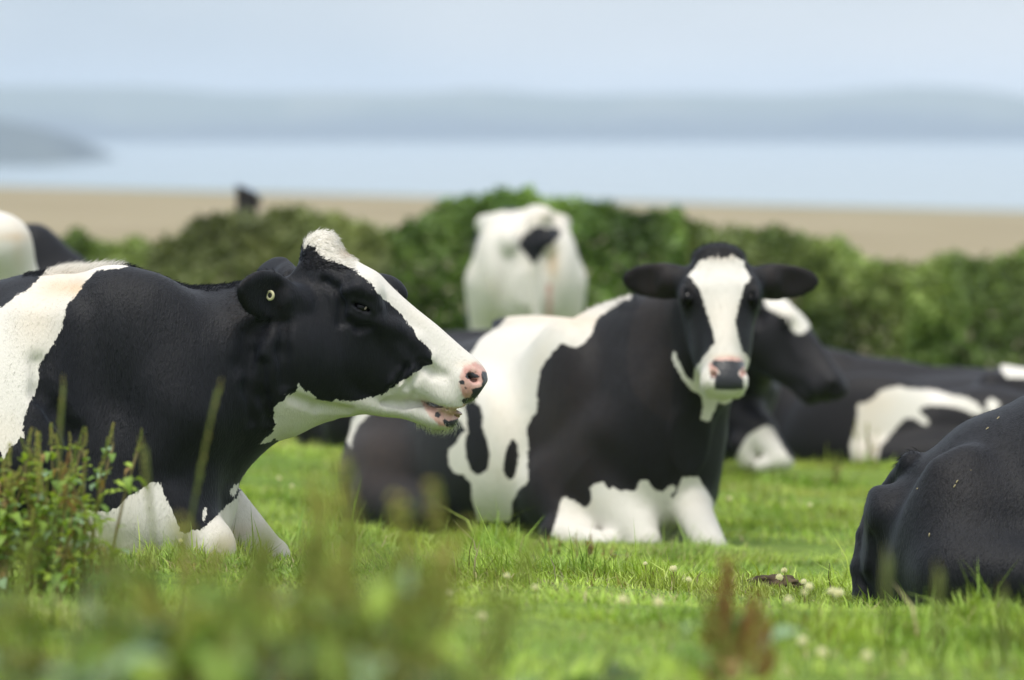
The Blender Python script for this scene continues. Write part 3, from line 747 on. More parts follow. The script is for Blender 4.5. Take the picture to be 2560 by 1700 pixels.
    part('poll_tuft', hair_mesh('poll_tuft', Pv, Nn, at_, k, lambda p, n: np.tile([.8, -.1, -.1], (len(p), 1)) , .0125, .0013, HAIR_A, org, .45), root, kind='stuff')
    chin = (px[:, 1] > 1050) & (px[:, 0] > 1040) & (px[:, 0] < 1160) & (Nn[:, 2] < 0)
    k = np.nonzero(chin & (rng.random(len(Pv)) < .35))[0]
    part('chin_whiskers', hair_mesh('chin_whiskers', Pv, Nn, dict(at_, white=np.full(len(Pv), 1.), skin=np.full(len(Pv), -1.), spot=np.full(len(Pv), -1.)), k, lambda p, n: np.tile([-.25, 0, -1.], (len(p), 1)), .022, .0010, HAIR_A, org, .9), root, kind='stuff')
    lipk = (px[:, 1] > 985) & (px[:, 1] < 1016) & (px[:, 0] > 1060) & (px[:, 0] < 1200) & (Nn[:, 2] < .1) & (Nn[:, 1] < .2)
    k = np.nonzero(lipk & (rng.random(len(Pv)) < .2))[0]
    part('lip_whiskers', hair_mesh('lip_whiskers', Pv, Nn, dict(at_, white=np.full(len(Pv), 1.), skin=np.full(len(Pv), -1.), spot=np.full(len(Pv), -1.)), k, lambda p, n: np.tile([.1, -.3, -1.], (len(p), 1)), .014, .0009, HAIR_A, org, .7), root, kind='stuff')
    earf = (Pv[:, 1] < 9.93) & (px[:, 0] < 735) & (px[:, 0] > 585) & (px[:, 1] > 660) & (px[:, 1] < 830) & ((Pv[:, 1] < 9.87) | (np.abs(Nn[:, 1]) < .7))
    k = np.nonzero(earf & (rng.random(len(Pv)) < .5))[0]
    part('ear_fringe', hair_mesh('ear_fringe', Pv, Nn, dict(at_, brown=np.full(len(Pv), .5)), k, lambda p, n: np.tile([-.8, 0, -.3], (len(p), 1)), .013, .0009, COAT_A, org, .5), root, kind='stuff')
    # eyes
    for c, o_ in ((eye_c, -1), (eye_f, 1)):
        em = sphere_mesh('eye', .0235, 24, M_EYE)
        part('eye', em, root, c + np.array([.001, -o_ * .0175, -.002]) - org)
    sc_ = part('eye_corner_glint', sphere_mesh('eye_corner_glint', 1, 14, M_GLINT, (.0022, .0018, .0048)), root, np.array([q(918, 765, y0)[0], eye_c[1] - .0045, q(918, 765, y0)[2]]) - org); sc_.rotation_euler = (0, .55, 0)  # pale pinkish bead stands in for the highlight at the eye's front corner
    # ear tag: pale ring with a dark button, seen in the hollow of the near ear
    ty = s.near_y(q(676, 738, 9.87)[0], q(676, 738, 9.87)[2])
    ty = ty if ty and ty < 9.93 else 9.86
    bm = bmesh.new()
    prof = [(.0060, -.002), (.0075, -.004), (.0115, -.004), (.0128, -.001), (.0128, .002), (.006, .002)]
    rings = []
    for r_, yv in prof:
        rings.append([bm.verts.new((r_ * math.cos(a), yv, r_ * 1.12 * math.sin(a))) for a in np.linspace(0, 2 * math.pi, 28, endpoint=False)])
    for r1, r2 in zip(rings, rings[1:] + rings[:1]):
        for i in range(28): bm.faces.new((r1[i], r1[(i + 1) % 28], r2[(i + 1) % 28], r2[i])).smooth = True
    tm = bpy.data.meshes.new('ear_tag'); bm.to_mesh(tm); bm.free(); tm.materials.append(M_TAG)
    tx = q(676, 738, ty)
    tg = part('ear_tag', tm, root, tx + np.array([0, -.009, 0]) - org, label='round pale yellow ear tag with a dark centre'); tg.rotation_euler = (0, .1, -.45); tg.scale = (.86, .86, .86)
    part('tag_button', sphere_mesh('tag_button', .0068, 16, M_TAGC, (1, .4, 1.1)), tg, (0, -.001, 0))
    # tongue and worn lower teeth
    tl = [q(1085, 1022, y0), q(1105, 1024, y0), q(1128, 1028, y0), q(1146, 1034, y0)]
    t_ = sphere_mesh('tongue', 1, 20, M_TONGUE, (.036, .030, .0085)); to = part('tongue', t_, root, (tl[1] + tl[2]) / 2 + np.array([.002, 0, -.001]) - org); to.rotation_euler = (0, .22, 0)
    tt = sphere_mesh('tooth', 1, 12, M_TOOTH, (.0042, .0042, .0040))
    for i in range(8):
        f_ = (i - 3.5) / 3.5; p = q(1147 - 30 * abs(f_) ** 1.6, 1041 - 5 * abs(f_), y0) + np.array([0, f_ * .031, 0])
        part('tooth', tt, root, p - org)
    # flecks on the near flank
    return root, s
cow_profile()
#@@B
# ================================================================== generic lying body in its own frame (x forward, y left, z up)
EX, EY, EZ = np.eye(3)
def lying_body(s, S=1., zs=1., rump=1.):
    t = np.array([-.84, -.80, -.70, -.55, -.35, -.1, .15, .32, .46, .60, .72, .80, .84])
    tp = np.array([.42, .55, .63, .665, .66, .645, .66, .70, .715, .68, .62, .54, .42]); bt = np.array([.22, .08, -.02, -.04, -.04, -.04, -.04, -.03, -.02, .0, .06, .15, .26])
    tp = tp * np.interp(t, [-.8, -.5, -.1], [rump, .5 + .5 * rump, 1]); hw = np.array([.06, .15, .22, .30, .37, .41, .39, .34, .28, .235, .19, .14, .06]); eg = [0, -.1, -.1, -.15, -.25, -.3, -.3, -.33, -.3, -.2, -.1, 0, 0]
    s.loft([0, 0, 0], EX, EZ, EY, t * S, tp * S * zs, bt * S, hw * S, eg, 2.25, .03)
    c = lambda x, y, z: np.array([x, y, z * zs * (np.interp(x, [-.8, -.5, -.1], [rump, .5 + .5 * rump, 1]) if z > .3 else 1)]) * S
    for g in (-1, 1):
        s.cap(c(-.40, g * .22, .60), .05 * S, c(-.60, g * .10, .56), .05 * S, .06); s.cap(c(-.74, g * .085, .50), .05 * S, c(-.55, g * .05, .60), .04 * S, .05)
        s.ell(c(-.48, g * .27, .26), np.array([.27, .16, .27 * zs]) * S, None, .06)
        s.cap(c(-.40, g * .40, .14), .11 * S, c(-.12, g * .43, .09), .075 * S, .05); s.cap(c(-.12, g * .44, .06), .05 * S, c(-.42, g * .50, .04), .036 * S, .03)
        s.ell(c(.40, g * .18, .42), np.array([.20, .10, .26 * zs]) * S, None, .06)
        s.cap(c(.64, g * .14, .36), .095 * S, c(.44, g * .24, .16), .09 * S, .05)
        s.ell(c(.05, g * .33, .30), np.array([.30, .10, .22]) * S, None, .08)
    s.cap(c(-.80, 0, .48), .028, c(-.86, .06, .12), .018, .03)
    s.ell(c(-.10, 0, .635), np.array([.30, .035, .03]) * S, None, .05)
def knee_leg(s, p0, p1, r0=.075, r1=.045, back=(-.22, 0, -.01), k=.04):
    """upper leg to the carpus, cannon folded back under it"""
    p0 = np.asarray(p0); p1 = np.asarray(p1)
    s.cap(p0, r0, p1, r1, k); s.cap(p1, r1 * .82, p1 + np.asarray(back), r1 * .7, .015)
def frame_of(T, fwd):
    f = nrm([fwd[0], fwd[1], 0]); l = np.array([-f[1], f[0], 0]); R = np.stack([f, l, EZ], 1)
    return R, np.asarray(T, float), math.atan2(f[1], f[0])
def finish(name_label, s, R, T, rz, mat, attrs, hair=None, eyes=(), hooves=(), relax=0):
    s.relax(relax)
    P, F = s.mesh(); Wd = P @ R.T + T
    me = np_mesh('body', P, F); at = attrs(Wd, to_px(Wd), P)
    for k in ('white', 'skin', 'spot', 'brown', 'cream'):
        fattr(me, k, at.get(k, np.full(len(P), -1.) if k in ('white', 'skin', 'spot') else np.zeros(len(P))))
    me.materials.append(mat)
    root = empty('cow', T, rz)
    tag(root, name_label, 'cow', 'dairy cows resting in the pasture')
    part('body', me, root)
    for c, r in eyes: part('eye', sphere_mesh('eye', r, 16, M_EYE), root, c)
    for c, sc_, rot in hooves:
        h = part('hoof', hoof_mesh(), root, c); h.scale = sc_; h.rotation_euler = rot
    return root, P, F, at
_hoof = []
def hoof_mesh():
    if _hoof: return _hoof[0]
    bm = bmesh.new()
    for sg in (-1, 1):
        rings = []
        for t, r, z in ((0, .030, .06), (.012, .036, .03), (.03, .044, 0.)):
            rings.append([bm.verts.new((t + r * 1.35 * math.cos(a) * (1 if math.cos(a) > 0 else .7), sg * .026 + r * .62 * math.sin(a), z)) for a in np.linspace(0, 2 * math.pi, 14, endpoint=False)])
        for a, b in zip(rings, rings[1:]):
            for i in range(14): bm.faces.new((a[i], b[i], b[(i + 1) % 14], a[(i + 1) % 14])).smooth = True
        bm.faces.new(rings[0]); bm.faces.new(rings[-1][::-1])
    me = bpy.data.meshes.new('hoof'); bm.to_mesh(me); bm.free(); me.materials.append(M_HOOF); _hoof.append(me)
    return me

# ------------------------------------------------------------------ COW B: middle, facing the camera
def cow_facing():
    fwd = (.47, -.88); f = nrm([*fwd, 0]); y_ = 12.8
    c0 = q(1660, 1345, y_); T = c0 - .70 * f; T[2] = float(gz(T[0], T[1])) - .01
    R, T, rz = frame_of(T, fwd)
    L = lambda p: (np.asarray(p, float) - T) @ R            # world -> local
    Ld = lambda d: np.asarray(d, float) @ R
    s = Sculpt(np.concatenate([grid(-.95, .50, .0105), grid(.508, 1.26, .0058)]), grid(-.72, .62, .0070), grid(-.06, 1.06, .0062))
    lying_body(s, 1.0, 1.03, rump=.73)
    # right hind leg rolled out to the side
    s.ell([-.36, -.34, .18], [.30, .18, .19], None, .06); s.ell([-.38, -.22, .32], [.24, .17, .20], None, .08)
    s.cap([-.28, -.47, .10], .09, [.02, -.45, .08], .06, .05)
    # forelegs
    s.cap([.46, -.24, .20], .10, [.62, -.26, .07], .06, .05)
    s.cap([.60, -.32, .070], .050, [.76, -.25, .045], .042, .025)
    s.cap([.60, -.14, .22], .13, [.80, -.13, .055], .055, .05)
    s.cap([.66, .04, .22], .085, [.80, .035, .15], .060, .04); s.cap([.80, .035, .15], .058, [.975, .00, .050], .047, .02); s.cap([.975, 0, .045], .040, [.80, .08, .03], .03, .01)
    # brisket and neck
    s.ell([.68, 0, .34], [.14, .15, .23], None, .07)
    O = q(1797, 642, 12.62); U = nrm([.012, -.60, -.80]); V = nrm([0, -.80, .60]); sc = .92
    Ol, Ul, Vl = L(O), Ld(U), Ld(V)
    hb = Ol - Vl * .12 + Ul * .06
    s.cap([.45, 0, .50], .17, hb + [-.10, 0, -.12], .135, .10, flat=(.2, 1, 0), fl=.8); s.cap([.62, 0, .36], .15, hb + [-.08, 0, -.20], .115, .10); s.cap([.40, 0, .60], .10, hb + [-.06, 0, -.02], .085, .09)
    P, U_, V_, W_ = head(s, Ol, Ul, Vl, .035, sc, wsc=1.13, jaw=.80, jend=.93)
    wx = 1 if (R @ W_)[0] > 0 else -1                        # +w side is the viewer's right when wx = 1
    s.ell(P(-.02, -.03, 0), [.030, .078, .045], (U_, W_, V_), .03); s.ell(P(.02, .012, 0), [.05, .07, .03], (U_, W_, V_), .03)
    for g in (-1, 1):
        s.ell(P(.14, -.03, g * .088), [.055, .042, .036], (U_, V_, W_), .03)
        s.ell(P(.25, -.10, g * .060), [.10, .07, .030], (U_, V_, W_), .04)
    eyes = []
    for g in (-1, 1):
        d0 = nrm(W_ * -g * 1. + V_ * -.55); o0 = P(.172, .02, g * .118) - d0 * .10
        c = s.march(o0, d0, .3)
        if c is not None:
            out_ = -d0; al = nrm(U_ * 1. - V_ * .15); b_ = nrm(np.cross(out_, al)); b_ = b_ if b_ @ -U_ > 0 or b_ @ V_ > 0 else -b_
            al2 = nrm(np.cross(b_, out_))
            socket(s, c + out_ * .001, out_, nrm(U_ * .75 + W_ * 0 + V_ * .1), nrm(V_ * .9 - U_ * .2), 1.05); eyes.append((c - out_ * .014, .0245))
    # nose pad and nostrils
    s.ell(P(.478, -.036, 0), [.034, .048, .044], (U_, V_, W_), .015); s.chain([P(.480, -.10, -.05), P(.492, -.102, 0), P(.480, -.10, .05)], [.007] * 3, .01, 'sub')
    nostr = []
    for g in (-1, 1):
        vd = L(q(1783, 938, 12.4)) - L([0, 0, CAMZ]) if g < 0 else L(q(1860, 934, 12.4)) - L([0, 0, CAMZ])
        vd = nrm(vd); c = s.march(L(q(1783, 938, 11.9)) if g < 0 else L(q(1860, 934, 11.9)), vd, 1.2)
        if c is not None: s.ell(c + vd * .004, [.0085, .0125, .018], (nrm(np.cross(vd, EZ) + EZ * .5 * (1 if g < 0 else -1)), nrm(EZ - np.cross(vd, EZ) * .5 * (1 if g < 0 else -1)), vd), .006, 'sub'); nostr.append(c)
    s.chain([P(.498, -.085, -.045), P(.512, -.080, 0), P(.498, -.085, .045)], [.004] * 3, .008, 'sub')
    # ears
    for g, tip in ((-wx, (1556, 698)), (wx, (2047, 704))):
        b = P(.065, -.050, g * .075); tp_ = L(q(*tip, 12.62))
        ear(s, b, tp_ - b, EZ, Ld([0.05 * g * wx, -1, -.05]), float(np.linalg.norm(tp_ - b)), .053, flat=.22)
        s.cap(b, .038, b + (tp_ - b) * .35, .030, .04)
    n = lambda l: [(860 + x / 1.743, 500 + y / 1.743) for x, y in l]
    body_w = n([(720, 480), (760, 440), (930, 415), (1100, 405), (1260, 410), (1250, 432), (1215, 440), (1190, 460), (1140, 490), (1100, 520), (1092, 550), (1080, 580), (1060, 610), (1040, 630), (1015, 642), (995, 642), (970, 630), (950, 625), (930, 640), (905, 670), (880, 700), (862, 725), (855, 750), (845, 790), (838, 850), (842, 880),
                 (838, 920), (820, 950), (800, 980), (798, 1020), (803, 1080), (800, 1130), (800, 1190), (802, 1225), (790, 1240), (760, 1260), (735, 1320), (725, 1400), (580, 1400), (565, 1330), (558, 1290), (552, 1230), (520, 1200), (480, 1190), (455, 1150), (455, 1090), (480, 1070), (500, 1040), (530, 1000), (500, 960), (430, 960), (430, 800), (500, 740), (548, 680), (570, 640), (600, 600), (640, 570), (680, 545), (705, 515)])
    spots = [n([(525, 880), (560, 870), (597, 900), (605, 950), (603, 990), (622, 1040), (635, 1090), (633, 1130), (622, 1175), (598, 1196), (572, 1198), (550, 1165), (536, 1130), (527, 1070), (540, 1000), (533, 940)]),
             n([(708, 1090), (720, 1060), (740, 1038), (752, 1060), (760, 1100), (757, 1150), (748, 1195), (728, 1220), (705, 1210), (693, 1180), (697, 1130)]), n([(938, 440), (960, 430), (995, 422), (1000, 428), (975, 445), (955, 456), (942, 458)])]
    rump_w = [(865, 1100), (872, 1060), (890, 1035), (915, 1000), (945, 1000), (920, 1040), (895, 1065), (882, 1090), (878, 1120)]
    m2 = lambda l: [(1300 + x / 2.613, 1100 + y / 2.613) for x, y in l]
    chest = m2([(455, 310), (480, 290), (540, 275), (558, 290), (570, 318), (590, 318), (610, 303), (635, 325), (650, 337), (680, 325), (705, 322), (740, 332), (760, 320), (770, 290), (785, 265), (805, 255), (840, 268), (855, 295), (870, 315), (895, 335), (930, 340), (960, 315), (990, 290), (1010, 300), (1012, 330), (1000, 350), (985, 365), (995, 378), (1012, 365), (1025, 340), (1040, 295), (1060, 240), (1160, 240), (1400, 600), (1300, 760), (400, 760), (440, 440), (470, 400), (462, 350)])
    hoofw = m2([(225, 560), (240, 500), (262, 410), (275, 378), (300, 376), (340, 390), (400, 425), (450, 450), (520, 490), (560, 640), (300, 700), (200, 620)])
    h4 = lambda l: [(1500 + x / 2.903, 560 + y / 2.903) for x, y in l]
    blaze = h4([(636, 375), (665, 345), (700, 300), (730, 262), (770, 262), (790, 240), (800, 262), (820, 235), (840, 262), (858, 215), (875, 255), (900, 235), (930, 245), (960, 215), (985, 240), (1010, 255), (1045, 265), (1052, 310), (1070, 350), (1098, 388), (1080, 420), (1050, 450), (1035, 490), (1020, 540), (1005, 600), (995, 650), (983, 700), (985, 740), (1000, 800), (1012, 860), (1030, 920), (1060, 945), (1090, 985), (1105, 1030), (1200, 1160), (1150, 1225), (1060, 1250), (900, 1310), (860, 1290),
                (800, 1425), (770, 1430), (728, 1415), (745, 1340), (745, 1270), (720, 1235), (680, 1215), (620, 1160), (570, 1080), (535, 1000), (522, 950), (535, 930), (555, 940), (570, 990), (600, 1060), (640, 1120), (680, 1150), (685, 1080), (690, 1050), (720, 1005), (760, 955), (800, 900), (835, 855), (822, 790), (800, 710), (775, 640), (755, 580), (740, 530), (720, 480), (700, 440), (665, 400)])
    pad = h4([(808, 1000), (830, 988), (900, 990), (950, 988), (1045, 1000), (1048, 1030), (1020, 1060), (1000, 1075), (1018, 1105), (1040, 1130), (1042, 1200), (940, 1206), (835, 1200), (828, 1150), (845, 1110), (870, 1080), (850, 1050), (815, 1030)])
    pinkz = [h4([(775, 1020), (800, 985), (850, 955), (930, 945), (1010, 955), (1060, 990), (1078, 1040), (1075, 1080), (1040, 1130), (1000, 1120), (1000, 1030), (870, 1030), (872, 1100), (840, 1130), (800, 1120), (778, 1070)])]
    hp = P(.2, -.05, 0)
    def attrs(Wd, px, Pl):
        m = FPX / 12.8
        ishead = np.linalg.norm(Pl - hp, axis=1) < .36
        wb = np.minimum(best(px, [body_w]), -best(px, spots)); wb = np.maximum(wb, best(px, [rump_w, chest, hoofw]))
        wb = np.where((px[:, 0] > 1620) & (px[:, 1] < 1100), -30, wb)
        wh = poly_sd(px, blaze); earz = (px[:, 0] < 1680) | (px[:, 0] > 1915)
        wh = np.where(earz & (px[:, 1] < 860), -50, wh)
        wh = np.where(Wd[:, 1] > 12.80, -60, wh)
        white = np.where(ishead | (px[:, 0] > 1660) & (px[:, 1] < 1090), wh, wb) / m
        front = ishead & (((Wd - (O + U * .45)) ** 2).sum(1) < .13 ** 2)
        sp = np.where(front, poly_sd(px, pad), -50) / m; sk = np.where(front, best(px, pinkz), -50) / m - .005
        for c in nostr: sp = np.maximum(sp, .013 - np.linalg.norm(Pl - c, axis=1))  # shade of the nostril hollows painted in as dark spots
        br = np.clip(.9 * np.exp(-(((px[:, 0] - 930) / 110) ** 2 + ((px[:, 1] - 1130) / 120) ** 2)) + .45 * np.exp(-(((px[:, 0] - 1400) / 110) ** 2 + ((px[:, 1] - 1080) / 190) ** 2)) + .5 * np.exp(-(((px[:, 0] - 1160) / 60) ** 2 + ((px[:, 1] - 830) / 40) ** 2))
                     + .25 * np.exp(-(((px[:, 0] - 1640) / 50) ** 2 + ((px[:, 1] - 800) / 110) ** 2)) + np.where(ishead & earz, .18, 0), 0, 1)
        cr_ = np.clip(.5 * np.exp(-(((px[:, 0] - 1450) / 60) ** 2 + ((px[:, 1] - 800) / 25) ** 2)) + .35 * np.exp(-(((px[:, 0] - 1330) / 90) ** 2 + ((px[:, 1] - 790) / 20) ** 2)) + .5 * np.exp(-(((px[:, 0] - 1820) / 50) ** 2 + ((px[:, 1] - 893) / 10) ** 2)) + .3 * np.exp(-(((px[:, 0] - 1800) / 50) ** 2 + ((px[:, 1] - 640) / 14) ** 2)), 0, 1)
        return dict(white=white, spot=sp, skin=sk, brown=br, cream=cr_)
    root, Pv, F, at_ = finish('lying black and white cow facing the camera with a white blaze and both ears out', s, R, T, rz, COAT_B, attrs, eyes=eyes)
    Nn = vnormals(Pv, F); Wd = Pv @ R.T + T; px = to_px(Wd); Nw = Nn @ R.T
    k = np.nonzero((Nw[:, 1] < .45) & (at_['skin'] < 0) & (at_['spot'] < 0) & (rng.random(len(Pv)) < .34))[0]
    part('short_coat', hair_mesh('short_coat', Pv, Nn, at_, k, lambda p, n: np.tile([-.5, 0, -.8], (len(p), 1)), .010, .0012, COAT_B, np.zeros(3), .16, .8), root, kind='stuff')
    k = np.repeat(np.nonzero((np.linalg.norm(Pv - P(-.03, 0, 0), axis=1) < .085))[0], 1)
    part('poll_tuft', hair_mesh('poll_tuft', Pv, Nn, at_, k, lambda p, n: np.tile(U_ * .8 + V_ * .2, (len(p), 1)), .015, .0015, COAT_B, np.zeros(3), .4), root, kind='stuff')
    k = np.nonzero((px[:, 0] > 1380) & (px[:, 0] < 1600) & (px[:, 1] < 775) & (rng.random(len(Pv)) < .8))[0]
    part('topline_hair', hair_mesh('topline_hair', Pv, Nn, at_, k, lambda p, n: np.tile([-.5, 0, .1], (len(p), 1)), .018, .0015, COAT_B, np.zeros(3), .6), root, kind='stuff')
cow_facing()

# ------------------------------------------------------------------ COW H: black hindquarters at the right edge
def cow_rump():
    y0 = 9.57
    c0 = q(2560, 1535, y0); T = np.array([c0[0] + .45, y0, float(gz(c0[0], y0))]); fwd = (1, .05)
    R, T, rz = frame_of(T, fwd); L = lambda px_, py_, y=y0: (q(px_, py_, y) - T) @ R
    s = Sculpt(np.concatenate([grid(-.92, .25, .0060), grid(.26, 1.62, .014)]), grid(-.62, .62, .0080), grid(-.08, .86, .0064))
    top = [L(*p) for p in [(2148, 1392), (2152, 1310), (2166, 1262), (2186, 1233), (2215, 1219), (2240, 1200), (2262, 1175), (2283, 1150), (2305, 1134), (2340, 1110), (2372, 1081), (2410, 1053), (2458, 1032), (2499, 1018), (2530, 1004), (2560, 988), (2620, 965), (2700, 950), (2900, 945)]]
    tx = [p[0] for p in top] + [.45, .65, .85, .98, 1.05]; tz = [p[2] for p in top] + [.60, .66, .70, .60, .40]
    bx = [tx[0], tx[0] + .03, tx[0] + .08, -.5, 0, .6, .9, 1.0, 1.05]; bz = [.10, .03, -.03, -.05, -.05, -.04, .0, .1, .25]
    tx = np.array(tx); o = np.argsort(tx); tx = tx[o]; tz = np.array(tz)[o]
    u = np.unique(np.concatenate([tx, bx])); u = u[np.concatenate([[True], np.diff(u) > .004])]
    hw = np.interp(u, [-.80, -.76, -.70, -.6, -.45, -.2, .1, .4, .6, .8, 1.0, 1.05], [.05, .13, .19, .25, .31, .37, .41, .40, .33, .25, .15, .06])
    s.loft([0, 0, 0], EX, EZ, EY, u, np.interp(u, tx, tz), np.interp(u, bx, bz), hw, -.25, 2.25, .02)
    e = lambda a, b, y: L(a, b, y)
    s.ell(e(2430, 1390, 9.36) , [.16, .13, .20], None, .05)                       # thigh
    s.ell(e(2205, 1290, 9.50), [.040, .06, .050], None, .06)                      # pin bone
    
    s.cap(e(2400, 1440, 9.26), .10, e(2720, 1470, 9.20), .075, .06)
    for a, b, r in (((2350, 1180, 9.36), (2270, 1400, 9.40), .016), ((2420, 1150, 9.37), (2370, 1330, 9.32), .015)):
        s.cap(e(*a), r, e(*b), r, .09)
    # tail: lump of the tail head, then hanging down behind
    s.cap(e(2282, 1165, 9.57), .034, e(2252, 1200, 9.62), .026, .014); s.chain([e(2252, 1196, 9.62), e(2190, 1270, 9.65), e(2168, 1340, 9.60), e(2156, 1420, 9.56), e(2166, 1495, 9.54), e(2190, 1530, 9.52)], [.026, .024, .024, .026, .030, .03], .012)
    s.cap(e(2176, 1340, 9.47), .006, e(2190, 1500, 9.42), .010, .02, 'sub')
    P0 = np.array([.90, 0, .50])
    s.cap([.75, 0, .5], .17, [1.1, -.05, .62], .11, .08)
    s2 = s
    hair = dict()
    def attrs(Wd, px, Pl): return dict(brown=np.clip(.10 * np.exp(-((px[:, 0] - 2400) / 120) ** 2 - ((px[:, 1] - 1200) / 90) ** 2), 0, 1))
    # neck and head beyond the frame
    Oh = np.array([1.24, -.04, .76]); head(s, Oh, nrm([.75, .1, -.62]), nrm([.6, 0, .8]), .04); ear(s, Oh + [-.02, -.07, -.05], [-.2, -1, -.2], EZ, [1, -.2, 0]); ear(s, Oh + [-.02, .07, -.05], [-.2, 1, -.2], EZ, [1, .2, 0])
    return s, R, T, rz, attrs, e
def build_rump():
    s, R, T, rz, attrs, e = cow_rump()
    # the grid ends before the muzzle: widen it first
    root, Pv, F, at_ = finish('lying black cow cut by the right edge, only its dark hindquarters showing', s, R, T, rz, COAT_H, attrs)
    Nn = vnormals(Pv, F); Wd = Pv @ R.T + T; px = to_px(Wd); Nw = Nn @ R.T
    vis = (Nw[:, 1] < .4) & (px[:, 0] < 2640)
    k = np.nonzero(vis & (rng.random(len(Pv)) < .9))[0]
    part('short_coat', hair_mesh('short_coat', Pv, Nn, at_, k, lambda p, n: np.tile([-.55, 0, -.8], (len(p), 1)), .010, .0009, COAT_H, np.zeros(3), .16, .85), root, kind='stuff')
    th = (px[:, 0] > 2240) & (px[:, 0] < 2300) & (px[:, 1] < 1185)
    k = np.repeat(np.nonzero(th)[0], 1)
    part('tail_hair', hair_mesh('tail_hair', Pv, Nn, at_, k, lambda p, n: np.tile([-.3, 0, -.2], (len(p), 1)), .014, .0011, COAT_H, np.zeros(3), .7), root, kind='stuff')
    Ri = R.T
    fl = sphere_mesh('straw_fleck', 1, 6, M_STRAW, (.0014, .0012, .0050))
    for (a, b, rx) in ((2542, 1043, .5), (2495, 1045, .8), (2468, 1071, .9), (2426, 1179, .3), (2386, 1215, .6), (2392, 1204, .6), (2323, 1337, .2), (2295, 1221, 1.2)):
        d_ = q(a, b, 9.0) - np.array([0, 0, CAMZ]); d_ = d_ / d_[1]
        hit = s.march((np.array([0, 0, CAMZ]) + d_ * 8.7 - T) @ R, d_ @ R, 1.2)
        if hit is not None:
            o = part('straw_fleck', fl, root, hit); o.rotation_euler = (0, rx, 0)
build_rump()

